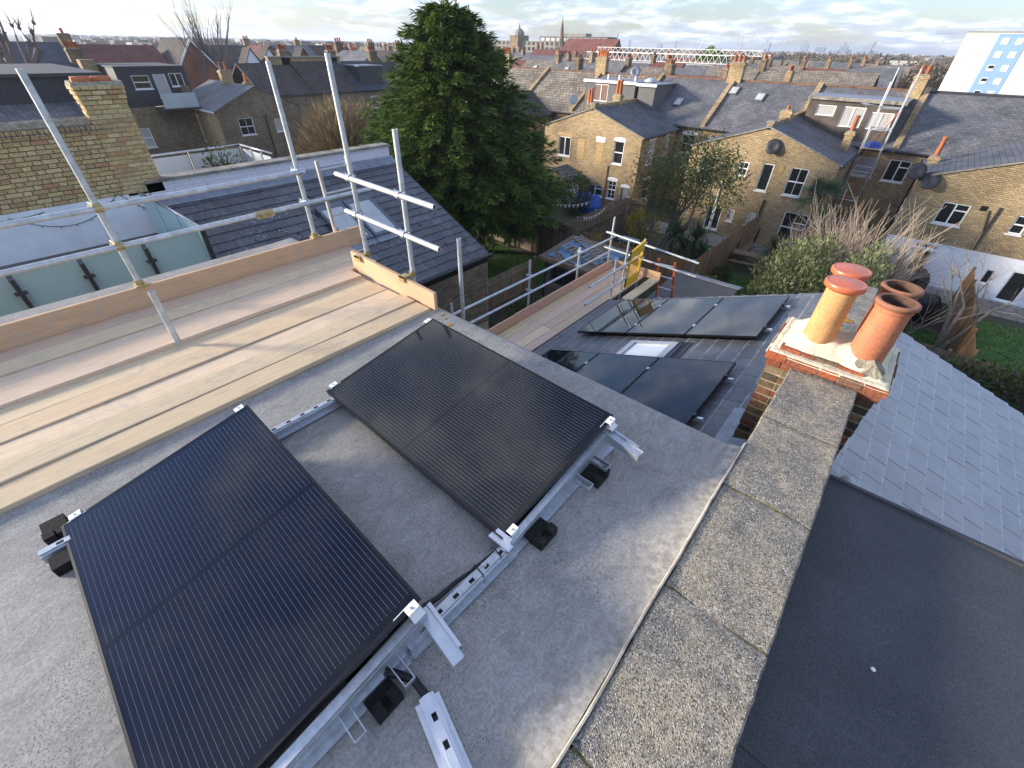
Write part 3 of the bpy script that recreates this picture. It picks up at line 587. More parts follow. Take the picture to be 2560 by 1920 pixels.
mt['toe'] = plankmat('toe_boards', [(.60,.38,.20), (.56,.37,.21), (.58,.35,.2)])
mt['toe_pink'] = plankmat('pinkish_boards', [(.55,.31,.22), (.57,.33,.23)])
def galvpole():
    m, t, b = newmat('scaffold_tube'); p = pos(t); n = noise(t, p, 9., 7, .7)
    col = mixc(t, RAMP(t, n, [(.35, 0), (.65, 1)]), (.40,.42,.41), (.62,.65,.66)); col = mixc(t, RAMP(t, noise(t, p, 26., 5, .7), [(.60, 0), (.72, .5)]), col, (.30,.27,.22))
    LK(t, col, b.inputs['Base Color']); b.inputs['Metallic'].default_value = .45; b.inputs['Roughness'].default_value = .48; bump(t, b, n, .1, .003); return m
mt['pole'] = galvpole(); mt['brass'] = mat_plain('zinc_yellow_fitting', (.46,.36,.17), .45, .5, var=.2, sc=20)
def plank(x0, x1, y0, y1, z, th, label, i, mat=None, tilt=0):
    mb = MB(); w = x1-x0; L = y1-y0; c = .004; prof = [(0, 0), (0, th-c), (c, th), (w-c, th), (w, th-c), (w, 0)]; n = 8; vs = []
    ph = random.random()*9
    for k in range(n+1):
        for a, h in prof: vs.append((a+.002*sin(k*1.3+ph), L*k/n, h+.003*sin(k*.9+ph)))
    fs = [(k*6+j, k*6+(j+1) % 6, k*6+6+(j+1) % 6, k*6+6+j) for k in range(n) for j in range(6)]+[(5,4,3,2,1,0), tuple(n*6+j for j in range(6))]
    o = mb.add(vs, fs).build('scaffold_board', mat or mt['plank'], loc=(x0, y0, z-th), rot=(0, 0, tilt), label=label, cat='scaffold board', group='boards of the scaffold decks')
    return o
ordn = ['first', 'second', 'third', 'fourth', 'fifth', 'sixth', 'seventh', 'eighth', 'ninth']
for i in range(9):
    xr = -3.062-.2235*i+(.009 if i >= 5 else 0); z = (-2.062 if i < 2 else (-2.074 if i < 5 else -2.05))+(.005 if i % 2 else -.003); ye = 2.42 if i < 6 else 2.60+.03*i
    plank(xr-.2145, xr, -2.4+.05*(i % 3), ye-.004*i, z, .038, 'long wooden board of the upper deck, %s counted from the flat roof' % ordn[i], i)
sc = thing('scaffold', (-5.1, 1, G), 'galvanised tube scaffold with guard rails around the upper board deck', 'scaffold')
PR = .0242
def fitting(p, parent, mat=None, d=(0, 1, 0)):      # swivel / right-angle coupler
    p = V(p); mb = MB(); mb.lathe(p-V((0, 0, .032)), [(.030, 0), (.034, .003), (.034, .061), (.030, .064)], 12)
    d = V(d); ax = d.to_track_quat('Z', 'Y').to_matrix(); mb.lathe(p+V((.045 if abs(d.y) > .5 else 0, 0 if abs(d.y) > .5 else -.045, 0))-d*.03, [(.030, 0), (.034, .003), (.034, .057), (.030, .06)], 12, ax)
    for s in (-1, 1): mb.path([p+V((.04*s, -.02, .018)), p+V((.075*s, -.03, .03))], .009, 6)
    mb.box(p.x-.05, p.x+.05, p.y-.05, p.y-.03, p.z-.018, p.z+.018)
    return mb.build('coupler', mat or mt['galv'], parent, smooth=False)
def pole(a, b, parent, nm='pole', r=PR): 
    mb = MB(); a, b = V(a), V(b); d = (b-a).normalized(); q = d.to_track_quat('Z', 'Y').to_matrix(); L = (b-a).length
    mb.lathe(a, [(r-.004, .03), (r-.004, 0), (r, 0), (r, L), (r-.004, L), (r-.004, L-.12), (0, L-.12)], 14, q); return mb.build(nm, mt['pole'], parent, smooth=False)
pole((-5.125, .665, -3.2), (-5.125, .645, -.2), sc, 'upright'); pole((-5.125, 2.46, -3.2), (-5.125, 2.44, -.17), sc, 'upright')
pole((-4.245, 2.575, -3.4), (-4.27, 2.57, -.09), sc, 'upright'); pole((-3.475, 2.575, -3.4), (-3.455, 2.57, -.58), sc, 'upright')
pole((-5.075, -2.6, -1.165), (-5.075, 2.50, -1.14), sc, 'guard_rail'); pole((-5.075, -2.6, -1.495), (-5.075, 3.30, -1.46), sc, 'guard_rail')
pole((-4.47, 2.525, -1.075), (-2.98, 2.525, -1.11), sc, 'guard_rail'); pole((-4.42, 2.525, -1.43), (-2.96, 2.525, -1.475), sc, 'guard_rail')
for p in ((-5.125, .65, -1.15), (-5.125, .655, -1.478), (-5.125, 2.445, -1.14), (-5.125, 2.45, -1.465)): fitting(p, sc, mt['brass'] if p[1] < 1 else mt['galv'])
for p in ((-4.25, 2.572, -1.082), (-3.47, 2.572, -1.10), (-4.25, 2.572, -1.436), (-3.47, 2.572, -1.46)): fitting(p, sc, mt['galv'], (1, 0, 0))
for y, z in ((-.32, -1.15), (1.94, -1.47)):      # sleeve couplers on the rails
    MB().path([(-5.075, y-.09, z), (-5.075, y+.09, z)], .031, 12).box(-5.05, -5.03, y-.09, y+.09, z-.035, z-.005).path([(-5.03, y-.04, z-.02), (-5.005, y-.04, z-.02)], .012, 8).path([(-5.03, y+.04, z-.02), (-5.005, y+.04, z-.02)], .012, 8).build('sleeve_coupler', mt['brass'], sc)
MB().box(-5.10, -5.066, -2.5, 3.02, -2.075, -1.858).build('toe_board', mt['toe'], sc); MB().prism([(-4.42, 2.47, -2.085), (-3.01, 2.445, -2.12), (-3.01, 2.445, -1.90), (-4.42, 2.47, -1.855)], (0, .034, 0)).build('toe_board', mt['toe'], sc)
for x, y in ((-5.105, .655), (-5.105, 2.45)): MB().box(x-.05, x+.05, y-.05, y+.05, -1.868, -1.845).lathe((x-.02, y, -1.86), [(.036, -.03), (.036, .05), (.03, .05)], 12).build('toe_board_clip', mt['brass'], sc)
for x in (-4.25, -3.47): MB().box(x-.05, x+.03, 2.43, 2.52, -1.878, -1.862).box(x-.05, x+.03, 2.43, 2.436, -1.92, -1.862).lathe((x, 2.573, -1.9), [(.036, -.0), (.036, .06), (.03, .06)], 12).build('toe_board_clip', mt['brass'], sc)
tubeo = MB(); tubeo.lathe((-4.18, .575, -2.35), [(PR, 0), (PR, .76), (PR-.004, .76), (PR-.004, .6), (0, .6)], 14); tubeo.build('scaffold_tube', mt['pole'], label='short stub of scaffold tube standing up through the middle of the upper deck', cat='scaffold tube')
tubeo = MB(); tubeo.lathe((-3.23, 3.02, -6.5), [(PR*.95, 0), (PR*.95, 4.93), (PR-.005, 4.93), (0, 4.8)], 14); tubeo.build('scaffold_tube', mt['pole'], label='lone upright scaffold tube rising beyond the far corner of the upper deck', cat='scaffold tube')
ld = thing('ladder', (-5.25, 3, -3.5), 'aluminium ladder standing at the open far corner of the upper deck', 'ladder')
mt['ladder'] = mat_plain('ladder_aluminium', (.50,.48,.44), .45, .6, var=.1, bmp=0)
def ladder(parent, p0, p1, side, wd, nr, mat, rm=None, r=.016):
    p0, p1, side = V(p0), V(p1), V(side).normalized()*wd
    for s in (0, 1):
        MB().path([p0+side*s, p1+side*s], r*1.5, 4).build('stile', mat, parent)
    for i in range(nr):
        q = p0+(p1-p0)*((i+.6)/nr); MB().path([q, q+side], r*.9, 8).build('rung', rm or mat, parent)
ladder(ld, (-5.20, 2.88, -4.7), (-5.19, 2.72, -1.08), (-.05, 1, 0), .40, 14, mt['ladder'])
# ================================================================ LEFT NEIGHBOUR
nb = thing('house', (-10, 3, G), 'neighbouring house on the left with dark slate rear roof and whitewashed party wall', 'house')
NE, NS = -8.1, .482
def nz(x): return -4.6-NS*(x-NE)
na = math.atan(NS); NEV = V((-cos(na), 0, sin(na))); NN = V((sin(na), 0, cos(na)))
MB().prism([(NE, 2.5, nz(NE)-.02), (-12, 2.5, nz(-12)-.02), (-12, 2.5, nz(-12)-.14), (NE, 2.5, nz(NE)-.14)], (0, 6.2, 0)).build('slate_roof', mt['dark'], nb)
nsr = [o for o in nb.children][-1] if nb.children else None
def skn(c): return (-10.75 < c.x < -9.62 and 5.4 < c.y < 6.8)
slates(nsr, slate_mesh(.36, .25, mt['slate_mossy'], th=.009, g=.006), V((NE+.04, 2.52, nz(NE)-.03)), NEV, EU, 17, 17, .36, .25, skn, .008)
def onnb(x, y, h): return V((x, y, nz(x)))+NN*h
mb = MB()
for k in range(26):                                   # moss cushions and bird droppings
    x, y = random.uniform(-11.8, -8.2), random.uniform(3, 8.5); r = random.uniform(.015, .045); c = onnb(x, y, .012)
    mb.lathe(c, [(r, 0), (r*.7, r*.35), (0, r*.45)], 7)
mb.build('moss', mt['moss'], nb)
mb = MB()
for k in range(110):
    cxy = random.choice(((-10.2, 3.9), (-9.6, 4.6), (-9.2, 6.2), (-10.9, 4.5), (-8.9, 7.6)))
    x, y = random.gauss(cxy[0], .45), random.gauss(cxy[1], .5)
    if not (-11.8 < x < -8.2 and 2.7 < y < 8.5): continue
    r = random.uniform(.006, .017); c = onnb(x, y, .0165)
    mb.add([c+V((r*cos(a)*random.uniform(.5, 1), r*sin(a)*random.uniform(.5, 1.3), -r*cos(a)*NS*.7)) for a in (0, 1.2, 2.4, 3.6, 5.0)], [(0, 1, 2, 3, 4)])
mb.build('bird_droppings', mt['white'], nb)
MB().add([onnb(-11.72, 2.5, .02), onnb(-11.72, 8.68, .02), onnb(-11.98, 8.68, .03), onnb(-11.98, 2.5, .03), (-11.99, 2.5, nz(-12)+.05), (-11.99, 8.68, nz(-12)+.05)], [(0, 1, 2, 3), (3, 2, 5, 4)]).build('lead_flashing', mt['lead'], nb)
def painted():
    m, t, b = newmat('peeling_whitewash'); p = pos(t); br = t.nodes.new('ShaderNodeTexBrick'); LK(t, uv_axis(t, 'wall'), br.inputs['Vector'])
    for i, v in (('Color1', (.72,.70,.74,1)), ('Color2', (.66,.65,.68,1)), ('Mortar', (.60,.58,.6,1)), ('Scale', 1.), ('Brick Width', .235), ('Row Height', .078), ('Mortar Size', .008)): br.inputs[i].default_value = v
    n = noise(t, pos(t, (1, 3, 1)), 6., 6, .7); col = mixc(t, RAMP(t, n, [(.60, 0), (.66, .9)]), br.outputs['Color'], (.12,.09,.08))
    LK(t, col, b.inputs['Base Color']); b.inputs['Roughness'].default_value = .8; bump(t, b, MA('SUBTRACT', 1., br.outputs['Fac'], t), .5, .01); return m
mt['whitewash'] = painted()
bx('party_wall', mt['whitewash'], nb, -12.26, -12.0, 2.46, 8.62, -6, -2.42)
for i in range(7): coping('coping_stone', -12.32, -11.95, 2.46+.885*i, 3.335+.885*i, -2.42, -2.36, mt['stone'], nb)
# painted white tops of the first stones (wear of the same whitewash)
bx('gable_wall', mt['brick'], nb, -12, -8.1, 8.46, 8.6, G, -4.75)
MB().prism([(-8.12, 8.46, -4.76), (-12, 8.46, -4.76), (-12, 8.46, nz(-12)-.1)], (0, .14, 0)).build('gable_wall', mt['brick'], nb)
bx('side_wall', mt['mortar'], nb, -8.3, -8.075, 2.5, 8.6, G, -4.7)
mt['brick_nb'] = mat_rand('brown_grey_bricks', [(.15,.115,.08), (.19,.145,.09), (.11,.09,.07), (.22,.17,.11)], .9, 30., .35, .5, .2)
bn = brick_mesh(1, .05, .064, mt['brick_nb'])
for k in range(26):
    bricks_line(nb, bn, V((-8.062, 5.9, 0)), V((0, 1, 0)), 2.68, .235, -4.80-.077*k, V((1, 0, 0)), .5*(k % 2), gap=.013)
MB().path([(NE+.07, 2.6, nz(NE)-.07), (NE+.07, 8.75, nz(NE)-.07)], .06, 10).build('gutter', mt['black'], nb, smooth=True)
bx('fascia', mt['black'], nb, -8.1, -8.04, 2.6, 8.62, -4.83, -4.65)
mt['vframe'] = mat_plain('grey_skylight_frame', (.15,.165,.19), .4, .3, var=.1, bmp=0)
mt['paleglass'] = mat_plain('pale_skylight_glass', (.50,.50,.48), .15, var=.12, sc=2, bmp=0, spec=.9)
for y0, y1 in ((5.33, 6.05), (6.10, 6.88)):
    mb = MB(); x0, x1 = -10.80, -9.56
    for a in ((x0, x0+.12, y0, y1), (x1-.09, x1, y0, y1), (x0+.12, x1-.09, y0, y0+.07), (x0+.12, x1-.09, y1-.07, y1)): roofbox(mb, *a, -.02, .075, onnb)
    sk = mb.build('skylight', mt['vframe'], nb); roofbox(MB(), x0+.12, x1-.09, y0+.07, y1-.07, -.02, .055, onnb).build('pane', mt['paleglass'], sk)
    roofbox(MB(), x1, x1+.16, y0-.05, y1+.05, 0, .022, onnb).build('apron', mt['lead'], sk)
# roof terrace behind the frosted glass
MB().box(-12, -8.3, -4.5, 2.5, -3.6, -3.38).build('terrace_floor', mt['render_grey'], nb); bx('front_block', mt['brick'], nb, -12, -8.1, -4.5, 2.5, G, -3.62)
wt = thing('terrace_wall', (-12.1, 0, -3.4), 'white rendered terrace wall with yellow stock brick and old chimney above, at left', 'wall')
bx('render', mt['render_white'], wt, -12.25, -12.0, -4.6, 2.45, -3.38, -2.56)
bx('brick_core', mat_plain('brown_mortar', (.24,.175,.11), .95, var=.3, sc=25, bmp=.5), wt, -12.24, -12.012, -4.6, 2.36, -2.57, -1.43)
mt['brick_yel'] = mat_rand('yellow_stock_bricks', [(.58,.43,.20), (.50,.36,.16), (.64,.49,.25), (.44,.28,.14), (.58,.45,.24), (.46,.24,.12), (.55,.40,.18), (.38,.27,.14), (.60,.46,.22), (.52,.40,.20)], .9, 30., .35, .6, .2)
by = brick_mesh(1, .05, .062, mt['brick_yel'])
for k in range(15):
    bricks_line(wt, by, V((-11.995, -2.3, 0)), V((0, 1, 0)), 4.70-.02*max(0, k-5), .235, -2.555+.0765*k, V((1, 0, 0)), .76*(k % 2)+random.choice((0, .1)), gap=.016, flem=True)
mb = MB()
for i in range(62): y = -2.3+.0735*i; mb.box(-12.27, -11.965, y, y+.062, -1.43, -1.33)
mb.build('brick_on_edge_coping', mt['brick'], wt, kind='stuff')
MB().path([(-12.12, -4.5, -1.33), (-12.12, 2.2, -1.31)], .11, 8).build('cement_ridge', mt['cement2'], wt)
bx('stack_core', mt['mortar'], wt, -12.27, -12.0, 2.11, 2.77, -2.6, -.72)
for k in range(22):
    e = .0 if k < 18 else .014*(k-17)
    bricks_line(wt, by, V((-11.985+e, 2.10-e, 0)), V((0, 1, 0)), .68+2*e, .235, -2.40+.0765*k, V((1, 0, 0)), .5*(k % 2), gap=.013)
    if k > 12: bricks_line(wt, by, V((-12.28-e, 2.095-e, 0)), V((1, 0, 0)), .29+e, .235, -2.40+.0765*k, V((0, 1, 0)), .5*(k % 2), gap=.013)
mb = MB(); mb.prism([(-12.34, 2.04, -.74), (-11.93, 2.04, -.74), (-11.98, 2.06, -.68), (-12.28, 2.06, -.66)], (0, .78, 0)); mb.build('cement_cap', mt['cement2'], wt)
for y in (2.12, 2.42): MB().path([(-12.12, y, -.67), (-12.12, y+.28, -.665)], .075, 10).build('ridge_tile', mt['terracotta'], wt, smooth=True)
def cat_curve(p, q, sag, n=12): p, q = V(p), V(q); return [p.lerp(q, i/n)-V((0, 0, sag*4*(i/n)*(1-i/n))) for i in range(n+1)]
fl = thing('fairy_lights', (-11.98, 0, -2.8), 'string of small unlit fairy lights looping across the white terrace wall', 'string lights')
pts = []
for a, c, s in (((-11.98, -1.6, -2.62), (-11.98, -.25, -2.60), .34), ((-11.98, -.25, -2.60), (-11.98, .75, -2.62), .05), ((-11.98, .25, -2.62), (-11.98, 1.95, -2.5), .36), ((-11.98, 1.95, -2.5), (-11.98, 2.4, -2.95), .05)):
    cv = cat_curve(a, c, s, 14); MB().path(cv, .006, 5).build('wire', mt['dark'], fl); pts += cv[1:-1:2]
mb = MB()
for p in pts: mb.lathe(p-V((0, 0, .035)), [(.003, 0), (.008, .01), (.004, .035)], 5)
mb.build('bulbs', mt['dark'], fl)
gb = thing('glass_balustrade', (-8, 0, -3.4), 'frosted teal glass balustrade with dark posts around the lower terrace at left', 'balustrade')
ys_ = [-3.1, -2.36, -1.62, -.88, -.15, .55, 1.29, 2.06]
for a, c in zip(ys_, ys_[1:]): bx('glass_pane', mt['frost'], gb, -8.03, -8.018, a+.03, c-.03, -3.35, -2.36)
for y in ys_[:-1]:
    MB().box(-8.0, -7.95, y-.022, y+.022, -3.6, -2.42).build('post', mt['dark'], gb); MB().box(-8.02, -7.94, y-.06, y+.06, -2.62, -2.595).build('glass_clamp', mt['dark'], gb)
MB().path([(-7.99, -3.2, -2.335), (-7.99, 2.08, -2.325)], .022, 8).build('handrail', mt['steel'], gb, smooth=True)
bx('glass_pane', mt['frost'], gb, -9.0, -8.05, 2.07, 2.08, -3.35, -2.34); bx('glass_pane', mt['frost'], gb, -10.0, -9.05, 2.07, 2.08, -3.35, -2.34); bx('glass_pane', mt['frost'], gb, -10.9, -10.05, 2.07, 2.08, -3.35, -2.34)
MB().path([(-7.99, 2.09, -2.325), (-10.95, 2.09, -2.315)], .022, 8).build('handrail', mt['steel'], gb, smooth=True)
MB().box(-8.03, -7.97, 2.05, 2.11, -3.6, -2.36).build('post', mt['dark'], gb)
for x in (-9.02, -10.02): bx('post', mt['dark'], gb, x-.02, x+.02, 2.09, 2.13, -3.6, -2.36)
bx('dark_opening', mt['black'], nb, -11.9, -10.98, 2.44, 2.5, -3.38, -2.75)  # solid black slab stands in for the shade of the opening past the glass
# second terrace beyond the whitewashed wall
bt = thing('glass_balustrade', (-14, 4, -3.3), 'pale glass balustrade with steel handrail on the terrace beyond the whitewashed wall', 'balustrade')
MB().path([(-14, 1.8, -2.28), (-14, 5.3, -2.25)], .028, 8).build('handrail', mt['steel'], bt, smooth=True); MB().path([(-14, 5.3, -2.25), (-10.9, 5.38, -2.25)], .028, 8)
MB().path([(-14, 5.3, -2.25), (-12.3, 5.34, -2.25)], .028, 8).build('handrail', mt['steel'], bt, smooth=True)
for a, c in ((1.9, 2.95), (3.0, 4.0), (4.05, 5.25)): bx('glass_pane', mt['frost2'], bt, -14.01, -13.995, a, c, -3.3, -2.33)
for a, c in ((-13.95, -13.4), (-13.36, -12.85), (-12.81, -12.35)): bx('glass_pane', mt['frost2'], bt, a, c, 5.31, 5.325, -3.3, -2.33)
for y in (2.98, 4.02, 5.28): MB().path([(-13.96, y, -3.4), (-13.96, y, -2.27)], .02, 8).build('post', mt['steel'], bt)
for x in (-13.38, -12.83): MB().path([(x, 5.3, -3.4), (x, 5.3, -2.27)], .02, 8).build('post', mt['steel'], bt)
house_l2 = thing('house', (-15, 3, G), 'next house along on the left, terrace roof behind the pale glass', 'house')
bx('terrace_floor', mt['render_grey'], house_l2, -16.1, -12.27, 1.5, 5.5, -3.55, -3.4); bx('wall', mt['brick_dark'], house_l2, -16.1, -12.27, -4.5, 5.5, G, -3.56)
bx('rear_extension', mt['brick_dark'], house_l2, -16.1, -12.27, 5.5, 8.4, G, -4.6); bx('extension_roof', mt['felt'], house_l2, -16.2, -12.27, 5.5, 8.5, -4.6, -4.5)
# ================================================================ RIGHT NEIGHBOUR
nr_ = thing('house', (3, 2, G), 'right-hand neighbour with pale grey painted slates and dark felt flat roof', 'house')
def gz(x): return -3.41-.387*(x-.92)
GEV = V((-cos(math.atan(.387)), 0, sin(math.atan(.387))))
MB().prism([(.36, 2.9, gz(.36)-.03), (4.6, 2.9, gz(4.6)-.03), (4.6, 2.9, gz(4.6)-.15), (.36, 2.9, gz(.36)-.15)], (0, 5.55, 0)).build('slate_roof', mt['dark'], nr_)
gsr = nr_.children[0] if nr_.children else None
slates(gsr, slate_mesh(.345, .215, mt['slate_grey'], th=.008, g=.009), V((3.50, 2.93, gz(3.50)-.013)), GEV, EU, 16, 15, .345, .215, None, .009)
bx('outrigger_wall', mt['brick'], nr_, .37, 4.5, 2.9, 8.38, G, gz(4.5)-.17)
MB().prism([(.37, 2.9, gz(4.5)-.17), (4.5, 2.9, gz(4.5)-.17), (.37, 2.9, gz(.37)-.16)], (0, 5.48, 0)).build('outrigger_wall', mt['brick'], nr_)
MB().prism([(.37, -3.5, -2.29), (7, -3.5, -2.29), (7, -3.5, -2.42), (.37, -3.5, -2.42)], (0, 6.43, 0)).build('felt_roof', mt['felt'], nr_)
bx('rear_wall', mt['brick'], nr_, .37, 6.9, -3.4, 2.88, G, -2.43)
MB().prism([(.365, 2.90, -2.27), (7, 2.90, -2.27), (7, 2.945, -2.285), (.365, 2.945, -2.285)], (0, 0, -.12)).build('edge_trim', mt['felt'], nr_)
MB().prism([(.365, 2.96, gz(.37)+.02), (.60, 2.96, gz(.6)+.02), (.55, 3.75, gz(.55)+.02), (.365, 3.75, gz(.37)+.02)], (0, 0, .006)).build('lead_flashing', mt['lead'], nr_)
MB().box(.366, .372, 2.96, 3.75, gz(.37), gz(.37)+.35).build('lead_flashing', mt['lead'], nr_)
MB().lathe((.78, 4.25, gz(.78)), [(.07, 0), (.075, .05), (.05, .10), (0, .11)], 14).build('roof_vent', mt['frost2'], nr_, smooth=True)
MB().prism([(.37, 1.02, -2.288), (7, .98, -2.288), (7, 1.08, -2.288), (.37, 1.12, -2.288)], (0, 0, .004)).build('lap_seam', mt['felt'], nr_)
MB().lathe((.83, 1.72, -2.285), [(.012, 0), (.008, .006), (0, .007)], 6).build('bird_dropping', mt['white'], nr_)
# ================================================================ LOWER SCAFFOLD along our eave
ls = thing('scaffold', (-4.6, 8, G), 'lower tube scaffold with yellow gate beside the rear gutter', 'scaffold')
DZ = -4.65
for i in range(4):
    xr = -4.13-.228*i; L0 = 3.0
    plank(xr-.222, xr, 3.0, 6.55, DZ, .038, 'near board of the lower scaffold deck, %s counted from the gutter' % ordn[i], i)
    plank(xr-.222, xr, 6.56, 10.25, DZ+.0, .038, 'far board of the lower scaffold deck, %s counted from the gutter' % ordn[i], i)
plank(-3.93, -3.71, 8.75, 10.3, DZ+.04, .038, 'short outer board by the foot of the yellow gate', 0)
def pole2(a, b, nm='upright'): return pole(a, b, ls, nm, .0242)
pole2((-5.2, 6.85, -9.6), (-5.2, 6.82, -3.48)); pole2((-5.2, 8.76, -9.6), (-5.2, 8.74, -3.74)); pole2((-5.15, 10.2, -9.6), (-5.16, 10.18, -3.35))
pole2((-4.2, 8.72, -9.6), (-4.2, 8.70, -3.72)); pole2((-4.18, 9.2, -9.6), (-4.2, 9.18, -3.46)); pole2((-4.25, 10.2, -9.6), (-4.25, 10.18, -3.68)); pole2((-5.2, 4.6, -9.6), (-5.2, 4.6, -3.6))
for z0, z1 in ((-3.78, -3.86), (-4.12, -4.22)): pole2((-5.15, 3.2, z0), (-5.13, 10.3, z1), 'guard_rail')
pole2((-5.3, 10.13, -3.74), (-2.80, 10.0, -3.84), 'guard_rail'); pole2((-5.3, 10.13, -4.13), (-2.78, 10.0, -4.16), 'guard_rail')
pole2((-4.15, 7.55, -4.0), (-4.16, 10.0, -3.98), 'guard_rail'); pole2((-4.15, 7.45, -4.37), (-4.16, 9.9, -4.36), 'guard_rail')
for p in ((-5.2, 6.83, -3.82), (-5.2, 6.84, -4.16), (-5.2, 8.75, -3.84), (-5.2, 8.75, -4.19), (-4.2, 8.71, -3.99), (-4.2, 8.71, -4.36), (-4.19, 9.19, -3.99), (-4.19, 9.19, -4.36)): fitting(p, ls)
for p in ((-5.16, 10.19, -3.75), (-5.16, 10.19, -4.13), (-4.25, 10.19, -3.78), (-4.25, 10.19, -4.15)): fitting(p, ls, None, (1, 0, 0))
MB().box(-5.09, -5.055, 3.0, 6.3, DZ-.02, DZ+.2).build('toe_board', mt['toe'], ls); MB().box(-5.085, -5.05, 6.2, 10.2, DZ-.02, DZ+.215).build('toe_board', mt['toe_pink'], ls)
MB().box(-5.05, -4.1, 10.28, 10.315, DZ-.02, DZ+.2).build('toe_board', mt['toe'], ls); MB().box(-4.1, -3.72, 10.30, 10.335, DZ, DZ+.2).build('toe_board', mt['toe'], ls)
mt['yellow'] = mat_plain('yellow_plastic', (.68,.40,.02), .45, var=.08, sc=8, bmp=0)
gx = -4.12; mb = MB()
y0, y1, zb, zt = 9.22, 9.86, DZ+.06, -3.60
mb.box(gx-.02, gx+.02, y0, y0+.05, zb, zt-.10).box(gx-.02, gx+.02, y1-.05, y1, zb, zt)
mb.prism([(gx-.018, y0, zt-.10), (gx-.018, y1, zt), (gx-.018, y1, zt-.24), (gx-.018, y0, zt-.30)], (.036, 0, 0)); mb.box(gx-.018, gx+.018, y0, y1, zb, zb+.24)
gt = mb.build('gate', mt['yellow'], ls)
mb = MB(); z0, z1 = zb+.24, zt-.30
for i in range(7):
    y = y0+.09+.075*i; mb.box(gx-.004, gx+.004, y-.004, y+.004, z0, z1-.0)
for i in range(6):
    z = z0+(z1-z0)*(i+.5)/6; mb.box(gx-.003, gx+.003, y0+.05, y1-.05, z-.004, z+.004)
mb.build('mesh_infill', mt['yellow'], gt)
ol = thing('ladder', (-3.6, 10.3, G), 'orange fibreglass ladder leaning up to the lower scaffold platform', 'ladder')
mt['orange'] = mat_plain('orange_fibreglass', (.55,.11,.03), .5, var=.1, sc=9, bmp=0)
ladder(ol, (-3.62, 11.9, G), (-3.90, 10.42, -4.15), (1, .05, 0), .42, 16, mt['orange'], mt['alum'], .022)
# ================================================================ HOUSES: walls with openings, windows, roofs, chimneys
def cuts(a, b, hs): 
    return sorted(set([a, b]+[min(max(v, a), b) for h in hs for v in h]))
def wall(parent, F, u0, u1, z0, z1, holes, mat, dep=.12, name='wall', extra=None):
    mb = extra or MB(); us_ = cuts(u0, u1, [(h[0], h[1]) for h in holes]); zs_ = cuts(z0, z1, [(h[2], h[3]) for h in holes])
    for a, b in zip(us_, us_[1:]):
        for c, d in zip(zs_, zs_[1:]):
            m_, n_ = (a+b)/2, (c+d)/2
            if any(h[0] < m_ < h[1] and h[2] < n_ < h[3] for h in holes): continue
            mb.quad(F(a, c, 0), F(b, c, 0), F(b, d, 0), F(a, d, 0))
    for h in holes:
        a, b, c, d = h[:4]
        for p, q in (((a, c), (b, c)), ((b, c), (b, d)), ((b, d), (a, d)), ((a, d), (a, c))): mb.quad(F(*p, 0), F(*q, 0), F(*q, dep), F(*p, dep))
    return mb.build(name, mat, parent)
def wb(mb, F, a, b, c, d, e, f):
    p = [F(u, z, q) for q in (e, f) for u, z in ((a, c), (b, c), (b, d), (a, d))]
    return mb.add(p, [(0,1,2,3),(7,6,5,4),(4,5,1,0),(5,6,2,1),(6,7,3,2),(7,4,0,3)])
def window(parent, F, a, b, c, d, st='c2', glass='glass', fr='white', sill=True, head=None, dep=.09, t=.055):
    mb = MB()
    for r in ((a, a+t, c, d), (b-t, b, c, d), (a+t, b-t, c, c+t), (a+t, b-t, d-t, d)): wb(mb, F, *r, dep-.05, dep+.01)
    mu, mz = (a+b)/2, (c+d)/2; q = t*.55
    if 'v' in st: wb(mb, F, mu-q, mu+q, c+t, d-t, dep-.045, dep+.005)
    if 'h' in st: wb(mb, F, a+t, b-t, mz-q, mz+q, dep-.047, dep+.007)
    if 't' in st: wb(mb, F, mu+q, b-t, d-.32*(d-c)-q, d-.32*(d-c)+q, dep-.046, dep+.006)
    if '2' in st: wb(mb, F, mu-.012, mu+.012, c+t, d-t, dep-.03, dep+.004)
    if '4' in st:
        for k in (1, 3): zz_ = c+(d-c)*k/4; wb(mb, F, a+t, b-t, zz_-.01, zz_+.01, dep-.03, dep+.003)
    w_ = mb.build('window', mt[fr], parent)
    mb = MB(); wb(mb, F, a+t*.5, b-t*.5, c+t*.5, d-t*.5, dep-.012, dep-.006).build('pane', mt[glass], w_)
    if glass == 'glass': mb = MB(); wb(mb, F, a, b, c, d, dep+.09, dep+.1).build('blind', mt['dark'], w_)
    if sill: mb = MB(); wb(mb, F, a-.06, b+.06, c-.07, c-.002, -.06, dep-.05).build('sill', mt['white'], w_)
    if head:
        mb = MB(); n = 6; pts = [F(a-.08, d+.002, 0)]+[F(a-.08+(b-a+.16)*i/n, d+.16+.08*sin(pi*i/n), 0) for i in range(n+1)]+[F(b+.08, d+.002, 0)]
        nrm = F(0, 0, -.02)-F(0, 0, 0); mb.prism(pts, nrm).build('lintel', mt[head], w_)
    return w_
def Fy(y): return lambda u, z, d: V((u, y+d, z))               # wall facing -y
def Fxp(x): return lambda u, z, d: V((x-d, u, z))              # wall facing +x
def Fxm(x): return lambda u, z, d: V((x+d, u, z))
